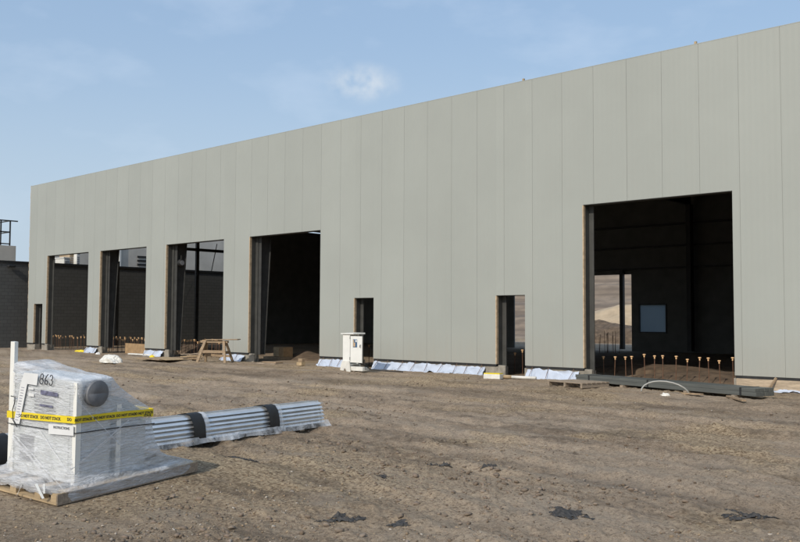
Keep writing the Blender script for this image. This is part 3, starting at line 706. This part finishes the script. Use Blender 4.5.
MB().bar((-.55, 0, .02), (.85, .02, .045), .28, .035, bev=.004).build('board', 'wood', tb)
MB().bar((-.1, .16, .022), (.75, .17, .03), .14, .03, bev=.004).build('cleat', 'wood_grey', tb)
c2 = at_z(193, 361)
t = thing('lumber_pile', 'small heap of offcut boards on the ground left of the sawhorse', 'lumber', (c2[0], c2[1], GZ(c2[0], c2[1])))
for i in range(9):
    a = random.uniform(-.5, .7); ln = random.uniform(.5, 1.2); z = .03+i*.03; ox, oy = random.uniform(-.3, .3), random.uniform(-.3, .3)
    MB().bar((ox-ln*.5*math.cos(a), oy-ln*.5*math.sin(a), z), (ox+ln*.5*math.cos(a), oy+ln*.5*math.sin(a), z+random.uniform(0, .08)), random.uniform(.07, .15), .035).build('board', random.choice(['wood', 'plywood', 'wood_grey']), t)
t = thing('plywood_sheet', 'tan plywood sheet lying flat on the dirt left of the sawhorse', 'plywood', (-32.7, -1.75, .06), math.radians(-8))
MB().box(-1.3, 1.3, -.6, .6, 0, .018).build('sheet', 'plywood', t)
MB().box(-1.2, 1.0, -.8, -.66, -.01, .03).build('edge_board', 'wood', t)
a = at_z(125, 354.5, .05); b = at_z(144, 355.5, .05)
t = thing('white_board', 'long white board lying across the threshold of the second tall doorway', 'board', ((a[0]+b[0])/2, -.1, .03))
MB().box(-1.2, 1.2, -.09, .09, 0, .06, bev=.004).build('plank', 'white_dirty', t)
MB().box(.2, .9, .1, .2, .0, .05).build('offcut', 'wood', t)
# crate inside the fourth bay
q = at_y(281, 354, 2.2)
t = thing('wooden_crate', 'small brown crate with a yellow marked end inside the tall doorway right of the sawhorse', 'crate', (q[0], 2.2, .12), math.radians(-8))
MB().box(-.25, .55, -.22, .25, .0, .42, bev=.01).build('crate_body', 'cardboard', t)
MB().box(-.262, -.252, -.2, .23, .03, .4).build('end_panel', 'yellow', t)
MB().box(-.24, .2, -.232, -.2215, .03, .4).build('side_panel', 'plywood', t)
MB().box(-.8, .6, -.4, .3, -.14, -.002, bev=.01).build('skid', 'wood', t)
for (px, py, nm, lb, dims, m) in ((271, 356.5, 'flat_boards', 'thin stack of dirty boards on the ground before the doorway right of the sawhorse', (1.1, .5, .1), 'wood_grey'),
                                  (301, 355, 'wood_block', 'small yellow-tan timber block on the ground before the doorway right of the sawhorse', (.28, .2, .26), 'plywood')):
    c = at_z(px, py); t = thing(nm, lb, 'timber', (c[0], min(c[1], -.4) if nm == 'flat_boards' else 1.0 and c[1]-2.5, 0))
    t.location = (at_y(px, py, -.6)[0], -.6, GZ(at_y(px, py, -.6)[0], -.6)) if True else t.location
    MB().box(-dims[0]/2, dims[0]/2, -dims[1]/2, dims[1]/2, 0, dims[2]*.5, bev=.01).build('lower_piece', m, t)
    MB().box(-dims[0]*.3, dims[0]*.45, -dims[1]*.35, dims[1]*.4, dims[2]*.5+.002, dims[2], bev=.01).build('upper_piece', 'wood', t)
# bags and small debris
def crumple(name, px, py, rx, ry, h, m, label, cat, seed, z=None):
    c = at_z(px, py); b = bmesh.new(); bmesh.ops.create_icosphere(b, subdivisions=4, radius=1)
    for v in b.verts:
        n = v.co.copy(); f = 1+.9*float(fbm(np.array(n.x*2.3+seed+n.z), np.array(n.y*2.3+n.z*1.7), 4, seed))
        v.co = Vector((n.x*rx*f, n.y*ry*f, max(-.02, n.z)*h*f))
    me = bpy.data.meshes.new(name); b.to_mesh(me); b.free(); o = link(name, me, m, None, False); o.location = (c[0], c[1], GZ(c[0], c[1])-.01)
    return tag(o, label, cat)
crumple('plastic_bag', 110.5, 363.4, .55, .28, .27, 'white_dirty', 'crumpled white plastic bag on the dirt beyond the wrapped unit', 'plastic bag', 3)
crumple('paper_scrap', 98, 354.5, .16, .1, .1, 'paper', 'small white scrap on the dirt before the first pier', 'litter', 8)
crumple('packing_scrap', 80, 352, .5, .15, .12, 'yellow', 'yellowish packing scrap at the foot of the leftmost tall doorway', 'litter', 12)
crumple('foam_lump', 104, 351, .4, .2, .2, 'sand', 'tan foam lump at the left corner of the second tall doorway', 'litter', 14)
crumple('foam_lump', 173, 354.5, .3, .2, .25, 'sand', 'tan foam lump at the left corner of the doorway behind the sawhorse', 'litter', 16)
crumple('yellow_scrap', 152, 358.5, .15, .1, .1, 'yellow', 'small yellow scrap beside the pier left of the plywood sheet', 'litter', 19)
crumple('white_rag', 665, 395, .11, .08, .06, 'white_dirty', 'small white rag in front of the dark beam bundle', 'litter', 22)
# glue tube and pipe by narrow doorway
c = at_z(497, 379); d = at_z(522, 375.5)
t = thing('caulk_box', 'white and yellow carton on the dirt by the doorway with the hill behind', 'carton', (c[0]-.15, c[1], GZ(c[0], c[1])), math.radians(12))
MB().box(-.25, .28, -.13, .13, 0, .14, bev=.01).build('carton_body', 'white_dirty', t); MB().box(-.24, .27, -.12, .12, .142, .17).build('carton_lid', 'yellow', t)
t = thing('white_pipe', 'short white plastic pipe lying behind the yellow carton', 'pipe', (c[0]+.75, -.95, .06))
MB().tube([(-.45, 0, 0), (.35, .12, 0)], .045, 12).build('pipe', 'white_dirty', t, True); MB().tube([(-.68, -.06, 0), (-.42, .005, 0)], .055, 12).build('coupling', 'plywood', t, True)
# wooden stake at far left
c = at_z(3.5, 347.5); t = thing('survey_stake', 'thin wooden stake leaning upright before the dark block wall', 'stake', (c[0]+.6, c[1]-.6, 0))
MB().bar((0, 0, -.1), (.12, .05, 1.55), .09, .03).build('stake_shaft', 'wood', t); MB().bar((.075, .03, 1.05), (.13, .05, 1.5), .10, .035).build('flagging', 'cap_orange', t)

# ------------------------------------------------------------------ beam bundle and pallet at right
A = at_z(582, 383.5); B = at_z(755.4, 399.5)
A = np.array([-13.62, -.98, 0]); 
dirv = Vector(B-A); dirv.z = 0; Lb = dirv.length; ang = math.atan2(dirv.y, dirv.x)
t = thing('beam_bundle', 'long dark grey-green bundle of flat steel sections lying across the largest doorway', 'steel bundle', (A[0], A[1], .06), ang)
b = MB(); Wd = .62
for i in range(4):
    b.box(random.uniform(-.02, .02), Lb+random.uniform(-.02, .03), i*Wd/4+.002, (i+1)*Wd/4-.002, .0, .095, bev=.004)
    b.box(random.uniform(-.03, .02), Lb+random.uniform(-.02, .02), i*Wd/4+.003, (i+1)*Wd/4-.003, .097, .175, bev=.004)
b.build('sections', 'bundle_grey', t)
for x in (.5, Lb*.45, Lb-.42): MB().box(x, x+.05, -.006, Wd+.006, -.004, .182).build('strap', 'black_rubber', t)
for x in (.3, Lb*.3, Lb*.66, Lb-.6): MB().box(x, x+.1, -.06, Wd+.04, -.1, -.003).build('dunnage', 'wood_grey', t)
c = at_z(579, 386.3)
t = thing('wooden_pallet', 'empty weathered wooden pallet at the left end of the dark beam bundle', 'pallet', (-12.75, -2.25, GZ(-12.75, -2.25)), math.radians(-11))
for i in range(6): MB().box(-.62, .62, -.5+i*.175, -.5+i*.175+.13, .105, .125).build('deck_board', 'wood_grey', t)
for x in (-.6, -.03, .54): MB().box(x, x+.06, -.5, .5, .0, .103).build('stringer', 'wood_grey', t)
P = []
for i in range(13):
    a = math.pi*i/12; P.append(Vector((-.55*math.cos(a), .0+.1*math.sin(a*2), .02+.30*math.sin(a))))
c = at_z(667, 394.5); o = MB().tube(P, .017, 8).build('hose_loop', 'hose', None, True); o.location = (c[0]-.05, c[1], GZ(c[0], c[1])); o.rotation_euler = (0, math.radians(6), math.radians(35)); tag(o, 'pale hose bent into an arch in front of the dark beam bundle', 'hose')
for (p0, p1, lb) in (((683, 394.5), (702, 396.5), 'short wood strip on the dirt before the middle of the beam bundle'), ((728, 397.5), (744, 403), 'splintered wood strip by the right end of the beam bundle')):
    a = at_z(*p0); b = at_z(*p1); o = MB().bar((0, 0, .03), tuple((b-a)[:2])+(.05,), .09, .035).build('wood_strip', 'wood', None); o.location = (a[0], a[1], GZ(a[0], a[1])); tag(o, lb, 'timber')

# ------------------------------------------------------------------ black scraps trodden into the dirt
def scrap(px, py, w, label, seed):
    c = at_z(px, py); n = 70; b = bmesh.new(); G_ = {}
    ca, sa = math.cos(YAW), math.sin(YAW)
    U_, V_ = np.meshgrid(np.linspace(-1, 1, n), np.linspace(-1, 1, n), indexing='ij')
    F_ = fbm(U_*2.6+seed*7.3, V_*2.2+seed, 6, 101+seed)*2.3-(U_**2+V_**2)*.75+.24+.75*fbm(U_*15+seed, V_*11, 3, 140+seed)
    X_ = c[0]+(U_*1.6*w)*ca-(V_*1.1*w)*sa; Y_ = c[1]+(U_*1.6*w)*sa+(V_*1.1*w)*ca
    Z_ = ground_h(X_, Y_)+.004+.055*np.clip(F_, 0, 1)*(fbm(U_*9+seed, V_*9, 3, 7)+.5)
    for i in range(n-1):
        for j in range(n-1):
            if F_[i, j] > 0:
                q = []
                for a_, b_ in ((i, j), (i+1, j), (i+1, j+1), (i, j+1)):
                    if (a_, b_) not in G_: G_[(a_, b_)] = b.verts.new((X_[a_, b_]-c[0], Y_[a_, b_]-c[1], Z_[a_, b_]))
                    q.append(G_[(a_, b_)])
                b.faces.new(q)
    left = set(b.verts); best = []
    while left:                                  # keep the one connected piece that is largest
        todo = [left.pop()]; comp = list(todo)
        while todo:
            v = todo.pop()
            for e in v.link_edges:
                o_ = e.other_vert(v)
                if o_ in left: left.remove(o_); todo.append(o_); comp.append(o_)
        if len(comp) > len(best): best = comp
    keep = set(best); bmesh.ops.delete(b, geom=[v for v in b.verts if v not in keep], context='VERTS')
    me = bpy.data.meshes.new('tar_scrap'); b.to_mesh(me); b.free(); o = link('tar_scrap', me, 'black_tar', None, True); o.location = (c[0], c[1], 0)
    tag(o, label, 'tar scrap', 'black tar scraps trodden into the dirt')
for i, (px, py, w, lb) in enumerate(((563, 513, .22, 'largest black tar scrap, on bare dirt at the lower middle right'), (417, 528, .22, 'black tar scrap near the bottom edge below the steel bundle'), (344, 519, .17, 'flat black tar scrap lying left of the bottom-edge scrap'),
        (389, 480, .17, 'black tar scrap on the dirt right of the wrapped unit pallet'), (440, 465, .13, 'small black tar scrap near the centre of the dirt yard'), (492, 467, .10, 'tiny black tar scrap right of the yard centre'), (745, 518, .2, 'greyish black tar smear at the lower right of the yard'), (238, 463, .18, 'black patch painting shade and wet ground just in front of the corrugated sheet bundle'))):  # last patch paints wet soil together with the wrapped unit's cast shade
    scrap(px, py, w, lb, i)

# ------------------------------------------------------------------ corrugated sheet bundle
e0 = np.array([-10.86, -12.78]); s0 = np.array([-9.95, -18.7])
dv = e0-s0; Lc = float(np.hypot(*dv))+1.6; ang = math.atan2(dv[1], dv[0]); st0 = e0-dv/np.hypot(*dv)*Lc
t = thing('sheet_bundle', 'strapped bundle of shiny corrugated steel sheets on the dirt behind the wrapped unit', 'steel bundle', (st0[0], st0[1], GZ(*st0)*0+.02), ang)
# local x along the bundle, y away from the camera, z up
def prof(off=0.0):
    pts = [(.06, .045)]
    for i in range(6):                    # steep ribbed near side: a bright ridge, then a deep shaded valley
        z0_ = .05+i*.0555; y0_ = .006*i+.005*max(0, i-2)**2
        w_ = (1., .8, 1.15, .85, 1.1, .9)[i]; pts += [(y0_+.050-off, z0_), (y0_-off, z0_+.012), (y0_+.008-off, z0_+.020), (y0_+.024*w_-off, z0_+.036*w_+off*.5), (y0_+.052-off, z0_+.042+off*.5)]
    pts += [(.15, .385+off), (.14, .398+off)]
    for i in range(3):
        y0 = .16+i*.14; d_ = .040*i+.026*i*i; pts += [(y0+.02, .378-d_+off), (y0+.06, .366-d_+off), (y0+.08, .388-d_+off), (y0+.13, .366-d_+off)]
    pts += [(.60+off, .20+off), (.63+off, .12), (.63+off, .045)]
    return pts
PR = prof()
def sheet(x0, x1, off, zoff=0):
    b = MB(); A_ = [b.bm.verts.new(Vector((x0, y, z+zoff))) for y, z in prof(off)]; B_ = [b.bm.verts.new(Vector((x1, y, z+zoff))) for y, z in prof(off)]
    for i in range(len(A_)-1): b.bm.faces.new((A_[i], B_[i], B_[i+1], A_[i+1]))
    b.bm.faces.new(A_[::-1]); b.bm.faces.new(B_); return b
sheet(.0, Lc, 0).build('corrugated_sheet', 'galv', t)
sheet(.05, Lc-.10, .006).build('corrugated_sheet', 'galv', t)
# nested sheet ends: stepped lips at the right end
for i in range(5):
    b = MB(); zz = .075+i*.066
    b.box(Lc-.02, Lc+.04+.05*math.sin(i*2.1), .05+i*.014, .58-i*.07, zz, zz+.022); b.build('sheet_end', 'galv', t)
def hull(off):
    return [(.0-off, .03), (-.012-off, .08), (-.008-off, .16), (.006-off, .25), (.035-off, .33), (.085-off*.7, .392+off*.7), (.15, .41+off), (.30, .385+off), (.44, .32+off), (.60, .22+off), (.65+off, .12), (.65+off, .03)]
def band(x0, x1, off, name, m, parent, lift=0):
    h = hull(off); b = MB(); n = 6; rows = []
    for i in range(n+1):
        rows.append([b.bm.verts.new(Vector((x0+(x1-x0)*i/n+.004*random.uniform(-1, 1), y+.004*random.uniform(-1, 1), z+.004*random.uniform(-1, 1)))) for y, z in h])
    for i in range(n):
        for j in range(len(h)-1): b.bm.faces.new((rows[i][j], rows[i+1][j], rows[i+1][j+1], rows[i][j+1]))
    return b.build(name, m, parent, True)
def xat(px, py):
    dh = dv/np.hypot(*dv); nn_ = np.array([-dh[1], dh[0]]); d = ray(px, py); tt = ((st0-CAM[:2])@nn_)/(d[:2]@nn_); p = CAM[:2]+d[:2]*tt; return float((p-st0)@dh)
for px, py in ((199, 440), (274, 428), (2, 470)):
    x = xat(px, py); band(x-.11, x+.11, .009, 'black_strap', 'black_rubber', t); 
    band(x+.10, x+.20, .004, 'plastic_wrap', 'clear_sheet', t)
# clear plastic skirt along the lower side, ragged at the bottom
P = []; nn = 120
for j in range(7):
    row = []
    for i in range(nn+1):
        x = .1+(Lc-.05)*i/nn; v = j/6; rag = .20*abs(float(fbm(np.array(x*2.4), np.array(.5), 4, 61)))*2.2
        z = .10*(1-v)+(.0+.06*float(fbm(np.array(x*1.6), np.array(3.), 3, 65)))*v; y = -.02-.02*v-(rag*.6)*v+.02*float(fbm(np.array(x*6), np.array(v*3), 3, 67))
        row.append((x, y, max(z, .005)))
    P.append(row)
MB().grid(P).build('plastic_skirt', 'clear_sheet', t, True)
for x in (1.2, Lc*.45, Lc-.55): MB().box(x, x+.1, .04, .64, -.04, .044).build('dunnage', 'wood_grey', t)

# ------------------------------------------------------------------ wrapped unit on its pallet
a = math.radians(11); ex = Vector((math.cos(a), math.sin(a), -.06)).normalized(); ey = Vector((-math.sin(a), math.cos(a), .04)); ey = (ey-ex*ey.dot(ex)).normalized(); ez = ex.cross(ey)
UM = Matrix(((ex.x, ey.x, ez.x, G0[0]), (ex.y, ey.y, ez.y, G0[1]), (ex.z, ey.z, ez.z, .0), (0, 0, 0, 1)))
def uloc(px, py, ax, cval):
    O = np.array(UM.translation); Bm = np.array([ex[:], ey[:], ez[:]]); d = ray(px, py); c0 = Bm@(CAM-O); dd = Bm@d; tt = (cval-c0[ax])/dd[ax]; return c0+dd*tt
pa = thing('shipping_pallet', 'wooden shipping pallet under the plastic-wrapped unit', 'pallet'); pa.matrix_world = UM
PW, PD = 1.34, 1.78
for i in range(5): 
    x = -PW+i*(PW-.12)/4; MB().box(x, x+.12, .0, PD, .085, .105).build('deck_board', 'plywood', pa)
for y in (0, .5, 1.1, PD-.11): MB().box(-PW, 0, y, y+.1, .0, .02).build('bottom_board', 'plywood', pa)
for y in (0, .85, PD-.1):
    for x in (-PW, -.70, -.33, -.09): MB().box(x, x+.09, y, y+.09, .021, .084).build('block', 'plywood', pa)
MB().box(-.014, .004, .0, PD, .0, .10).build('side_board', 'wood_grey', pa)

un = thing('wrapped_unit', 'boxy metal heater unit in clear shrink wrap with yellow warning tape', 'crated unit'); un.matrix_world = UM @ Matrix.Translation((0, 0, .106))
Z0 = -.106
def U(mb, name, m, parent=un, smooth=False):
    for v in mb.bm.verts: v.co.z += Z0 if parent is un else Z0
    return mb.build(name, m, parent, smooth)
X0, X1, Y0, Y1, ZTOP = -1.10, -.125, .285, .70, 1.10
U(MB().box(X0, X1, Y0, Y1, .11, ZTOP, bev=.012), 'casing', 'casing')
U(MB().box(X0+.1, X1-.05, Y1+.002, 1.2, .11, .62, bev=.015), 'rear_casing', 'casing')
U(MB().prism([(X0+.2, Y1+.003, .625), (X0+.2, Y1+.003, .93), (X0+.2, .93, .86), (X0+.2, 1.17, .70), (X0+.2, 1.17, .625)], (.70, 0, 0)), 'fan_housing', 'casing')
# white corner posts
for (x, y, z1) in ((X1+.012, Y0-.012, 1.09), (X0-.012, Y0-.012, 1.1)):
    U(MB().box(x-.05 if x > -.5 else x, x if x > -.5 else x+.05, y, y+.012, .11, z1).box(x-.012 if x > -.5 else x, x if x > -.5 else x+.012, y+.0125, y+.06, .11, z1), 'corner_post', 'white_paint')
U(MB().box(X1+.002, X1+.016, .755, .81, .12, .83), 'corner_post', 'white_paint')
# tall foam angle post at the left rear of the face
q0 = uloc(20, 343, 1, Y0); q1 = uloc(12, 440, 1, Y0)
tp = q0[2]; U(MB().box(X0-.095, X0-.03, Y0+.02, Y0+.06, .12, tp), 'foam_post', 'white_paint')
# front access panel, grille lines, flue collar
U(MB().box(X0+.09, X1-.1, Y0-.006, Y0-.001, .16, .62, bev=.002), 'access_panel', 'casing')
U(MB().box(X0+.09, X1-.1, Y0-.006, Y0-.001, .66, 1.05, bev=.002), 'access_panel', 'casing')
cc = uloc(93, 393, 0, X1); cy, cz = cc[1]+.01, cc[2]
U(MB().tube([(X1-.02, cy, cz), (X1+.062, cy, cz), (X1+.066, cy, cz), (X1+.064, cy, cz), (X1+.052, cy, cz)], [.127, .127, .122, .112, .108], 32), 'flue_collar', 'drum_grey', un, True)
sm = MB()
for i in range(3): sm.box(X1+.0525, X1+.054, cy-.03+i*.045, cy-.012+i*.045, cz-.07+i*.01, cz-.01+i*.01)
U(sm, 'flue_streaks', 'casing')  # lighter streaks across the collar disc
lv_ = MB()
for i in range(7): lv_.box(X0+.36, X1-.30, Y0-.014, Y0-.0065, .74+i*.035, .755+i*.035)
U(lv_, 'louvre', 'duct_grey')
sc_ = MB()
for x in (X0+.11, X0+.5, X1-.12):
    for z in (.18, .60, .68, 1.03): sc_.tube([(x, Y0-.0062, z), (x, Y0-.012, z)], .009, 6)
U(sc_, 'screw', 'duct_grey')
U(MB().box(X0+.14, X0+.36, Y0-.012, Y0-.0065, .24, .50, bev=.003), 'cover_plate', 'duct_grey')
U(MB().box(X1+.001, X1+.006, Y0+.06, Y1-.04, .15, .78, bev=.002), 'side_panel', 'casing')
U(MB().box(X1-.046, X1-.040, Y1+.05, 1.16, .16, .58, bev=.002), 'side_panel', 'casing')
# shrink wrap: lofted shell
lev = [  # z, x0, x1, y0, y1, corner sharpness
    (.012, -1.30, .006, -.012, PD+.01), (.07, -1.30, .010, -.014, PD+.012), (.112, -1.29, .006, -.008, PD), (.135, -1.20, -.05, .10, PD-.12), (.18, -1.155, -.09, .215, 1.53), (.26, -1.135, -.105, .25, 1.40), (.38, -1.135, -.109, .262, 1.32),
    (.55, -1.13, -.109, .266, 1.265), (.70, -1.13, -.109, .266, 1.235), (.76, -1.13, -.109, .266, 1.20), (.84, -1.13, -.109, .266, 1.06), (.92, -1.13, -.108, .266, .93), (1.0, -1.13, -.085, .266, .80), (1.06, -1.13, -.085, .268, .735), (1.105, -1.125, -.10, .275, .71), (1.125, -1.10, -.14, .31, .67)]
def sup(tq, x0, x1, y0, y1, pw):
    c, s_ = math.cos(tq), math.sin(tq); q = (abs(c)**pw+abs(s_)**pw)**(-1/pw)
    return ((x0+x1)/2+(x1-x0)/2*c*q, (y0+y1)/2+(y1-y0)/2*s_*q)
zs = []
for (A_, B_) in zip(lev, lev[1:]):
    k_ = 1 if B_[0]-A_[0] < .03 else (4 if B_[0]-A_[0] < .09 else 8)
    for i in range(k_): zs.append(tuple(A_[j]+(B_[j]-A_[j])*i/k_ for j in range(5)))
zs.append(lev[-1]); zs = zs[0:]
NU = 180; rows = []
for L_ in zs:
    z = L_[0]; row = []
    for i in range(NU):
        tq = 2*math.pi*i/NU; x, y = sup(tq, *L_[1:], 14 if z < .15 or z > .2 else 14)
        n1 = .006*float(fbm(np.array(i*.05), np.array(z*22), 4, 71))+.006*float(fbm(np.array(i*.22+z*9), np.array(z*5.), 3, 75))
        n2 = (.03*float(fbm(np.array(i*.12), np.array(z*4), 3, 79)) if .11 < z < .3 else 0)
        cx_, cy_ = (x+.62), (y-.7); d_ = math.hypot(cx_, cy_)
        sag = 0
        fz = z
        if z < .09 and y < .05 and x < -.03: fz = z+.065+.05*float(fbm(np.array(i*.31), np.array(.5), 3, 83))*1.5
        lift = .10*max(0, min(1, (-x-.55)/.5))*max(0, min(1, (z-.98)/.12))
        row.append((x+(n1+max(n2, -.004))*cx_/d_, y+(n1+max(n2, -.004))*cy_/d_, fz+lift*.8))
    rows.append(row)
b = MB(); vv = [[b.bm.verts.new(Vector(p)) for p in r] for r in rows]
for i in range(len(vv)-1):
    for j in range(NU): b.bm.faces.new((vv[i][j], vv[i][(j+1) % NU], vv[i+1][(j+1) % NU], vv[i+1][j]))
# crumpled top sheet
top_c = []; prev = vv[-1]
for f in (.8, .55, .3, .1):
    ring = []
    for j in range(NU):
        o_ = rows[-1][j]; x = -.62+(o_[0]+.62)*f; y = .49+(o_[1]-.49)*f
        lift = .08*max(0, min(1, (-x-.45)/.5))
        ring.append(b.bm.verts.new(Vector((x, y, 1.125+lift+.05*float(fbm(np.array(x*4.), np.array(y*7.), 4, 87))))))
    for j in range(NU): b.bm.faces.new((prev[j], prev[(j+1) % NU], ring[(j+1) % NU], ring[j]))
    prev = ring
b.bm.faces.new(prev)
wrap = U(b, 'shrink_wrap', 'shrink_wrap', un, True)
# stretched strands of film
def strand(p0, p1, w, ax, cv, off):
    A_ = uloc(*p0, ax, cv); B_ = uloc(*p1, ax, cv); A_[ax] += off; B_[ax] += off
    m = MB(); n = 8; A_ = Vector(A_); B_ = Vector(B_); d = (B_-A_).normalized(); nrm = Vector((0, -1, 0)) if ax == 1 else Vector((1, 0, 0)); s_ = d.cross(nrm)
    L1 = []; L2 = []
    for i in range(n+1):
        c_ = A_+(B_-A_)*i/n+nrm*(.004*math.sin(i*1.7)); ww = w*(.7+.5*random.random())
        L1.append(m.bm.verts.new(c_+s_*ww)); L2.append(m.bm.verts.new(c_-s_*ww))
    for i in range(n): m.bm.faces.new((L1[i], L1[i+1], L2[i+1], L2[i]))
    U(m, 'film_strand', 'shrink_strand', un)
film_mat('shrink_strand', .45, .85, (.85, .86, .88), scale=9)
FY, FX_ = .258, -.104
strand((13, 437), (60, 490), .016, 1, FY, -.008); strand((18, 437), (64, 489), .008, 1, FY, -.012)
strand((70, 470), (118, 432), .006, 0, FX_, .01); strand((80, 462), (128, 420), .007, 0, FX_, .012)
strand((78, 440), (125, 428), .004, 0, FX_, .008); strand((76, 400), (120, 445), .004, 0, FX_, .008); strand((70, 475), (40, 430), .006, 1, FY, -.006)
# hanging torn ends at the pallet corner
for (p0, p1, w_) in (((36, 484), (46, 498), .012), ((44, 484), (47, 493), .006), ((22, 484), (20, 494), .006)):
    A_ = Vector(uloc(*p0, 1, -.02)); B_ = Vector(uloc(*p1, 1, -.02)); B_.y -= .03
    m = MB(); m.bar(A_, B_, w_*2, .003); U(m, 'torn_film', 'white_paint', un)
# tape
def tape_pts(o): return [(-1.16, .30, .672), (-1.15, FY-.005-o, .675), (-.60, FY-.006-o, .708), (-.102+o, FY-.006-o, .742), (FX_+.007+o, .75, .728), (FX_+.006+o, 1.22, .70), (-.16, 1.262+o, .695), (-.5, 1.262+o, .69)]
m = MB(); HW = .034; pr = [m.bm.verts.new(Vector((x, y, z+HW))) for x, y, z in tape_pts(0)]; qr = [m.bm.verts.new(Vector((x, y, z-HW))) for x, y, z in tape_pts(0)]
for i in range(len(pr)-1): m.bm.faces.new((pr[i], pr[i+1], qr[i+1], qr[i]))
tape = U(m, 'warning_tape', 'yellow', un)
def text_mesh(body, size, bold=.0):
    cu = bpy.data.curves.new('t', 'FONT'); cu.body = body; cu.size = size; cu.align_x = 'CENTER'; cu.align_y = 'CENTER'; cu.offset = bold; cu.resolution_u = 3
    ob = bpy.data.objects.new('t', cu); COL.objects.link(ob); dg = bpy.context.evaluated_depsgraph_get(); me = bpy.data.meshes.new_from_object(ob.evaluated_get(dg))
    bpy.data.objects.remove(ob); me.materials.clear(); return me
def put_text(body, size, pos, slope, side, parent, name='lettering', m='ink', bold=.0015, sx=1):
    me = text_mesh(body, size, bold); c, s_ = math.cos(slope), math.sin(slope)
    for v in me.vertices:
        X, Y = v.co.x*sx, v.co.y; X, Y = X*c-Y*s_, X*s_+Y*c
        v.co = Vector((pos[0]+X, pos[1], pos[2]+Y+Z0)) if side == 'front' else Vector((pos[0], pos[1]+X, pos[2]+Y+Z0))
    return link(name, me, m, parent)
for x in (uloc(29, 416, 1, FY)[0], uloc(51, 418, 1, FY)[0]): put_text('DO NOT STACK', .041, (x, FY-.0082, .672+.067*(x+1.15)/1.05), .064, 'front', tape)
put_text('DO', .041, (uloc(70, 420, 1, FY)[0], FY-.0082, .737), .064, 'front', tape)
put_text('NOT STACK', .037, (FX_+.0092, uloc(83, 419, 0, FX_)[1], .736), -.044, 'side', tape)
for y in (uloc(104, 417, 0, FX_)[1], uloc(126, 415, 0, FX_)[1], uloc(145, 413, 0, FX_)[1]-.03): put_text('DO NOT STACK', .035, (FX_+.0092, y, .742-.042*(y-.26)/.96), -.044, 'side', tape)
m = MB(); m.poly([(FX_+.0082, 1.06, .672), (FX_+.0082, 1.215, .655), (FX_+.0082, 1.215, .70), (FX_+.0082, 1.06, .71)]); U(m, 'tape_tail', 'yellow', tape)
put_text('STACK', .032, (FX_+.0092, 1.14, .676), -.1, 'side', tape)
# papers
def paper(pts, name, m='paper', off=.004):
    P_ = [uloc(px, py, 1, FY-.01) for px, py in pts]
    m_ = MB(); m_.prism([(p[0], FY-.004-off*.3, p[2]) for p in P_], (0, .0015, 0)); return U(m_, name, m, un)
lt = paper([(24, 372.5), (38, 374), (36.5, 385.5), (27, 384), (19, 424), (13.5, 423), (20, 385)], 'packing_slip', off=.012)
pp = MB()
for i in range(13):
    q_ = uloc(16.8+i*.50, 420-i*2.7, 1, FY-.01); pp.box(q_[0]-.028, q_[0]+.02, FY-.0086, FY-.0078, q_[2]-.0025, q_[2]+.0025)
U(pp, 'print_lines', 'ink_purple', lt)
paper([(28, 387), (33, 388), (33, 390), (28, 389.3)], 'small_label'); paper([(28, 393), (33.5, 394), (33.5, 397), (28, 396)], 'small_label')
paper([(40, 390), (57, 393), (57, 397), (40, 394.5)], 'printed_label', 'ink_purple', .0); paper([(39, 404), (52, 406), (52, 408), (39, 406)], 'printed_label', 'ink_purple', .0)
ins = paper([(48, 424), (73, 426), (73, 436), (48, 434)], 'instruction_sheet')
q_ = uloc(60.5, 428.2, 1, FY-.017); put_text('INSTRUCTIONS', .034, (q_[0], FY-.0082, q_[2]), .06, 'front', ins, bold=.0004)
# handwritten number
def strokes(lst, x0, z0, sc):
    m_ = MB()
    for st in lst:
        pts = [(x0+px*sc, FY-.004, z0+pz*sc) for px, pz in st]
        m_.tube(pts, .0048, 5)
    return m_
def arc(cx_, cy_, rx, ry, a0, a1, n=12): return [(cx_+rx*math.cos(math.radians(a0+(a1-a0)*i/n)), cy_+ry*math.sin(math.radians(a0+(a1-a0)*i/n))) for i in range(n+1)]
qn = uloc(45, 379.5, 1, FY-.017)
eight = [arc(0, .72, .2, .26, 90, 450)[0:], arc(-.02, .24, .26, .26, 90, 450)]
six = [[(.18, 1.0), (.0, .85), (-.17, .5), (-.2, .25)]+arc(0, .2, .2, .2, 180, 520)]
three = [arc(0, .74, .2, .24, 160, -90)+arc(0, .25, .25, .26, 90, -160)]
put = lambda lst, dx: [[(x+dx+.12*z, z-.5) for x, z in s_] for s_ in lst]
U(strokes(put(eight, -.72)+put(six, 0)+put(three, .68), qn[0], qn[2], .10), 'handwritten_number', 'ink', un)
# thin black strap and cord
m = MB(); HW = .005
pts = [(-1.145, FY-.004, .585), (-.10, FY-.004, .615), (FX_+.008, .8, .60), (FX_+.008, 1.24, .58)]
pr = [m.bm.verts.new(Vector((x, y, z+HW))) for x, y, z in pts]; qr = [m.bm.verts.new(Vector((x, y, z-HW))) for x, y, z in pts]
for i in range(3): m.bm.faces.new((pr[i], pr[i+1], qr[i+1], qr[i]))
U(m, 'strap', 'black_rubber', un)
cd_ = [uloc(px, py, 1, FY-.02) for px, py in ((11, 396), (15, 397), (14.5, 403), (12.5, 410), (13, 420), (17, 427))]
U(MB().tube(cd_, .005, 6), 'cord', 'black_rubber', un, True)

bpy.context.view_layer.update()
S.render.engine = 'CYCLES'; S.cycles.max_bounces = 8; S.cycles.transparent_max_bounces = 12
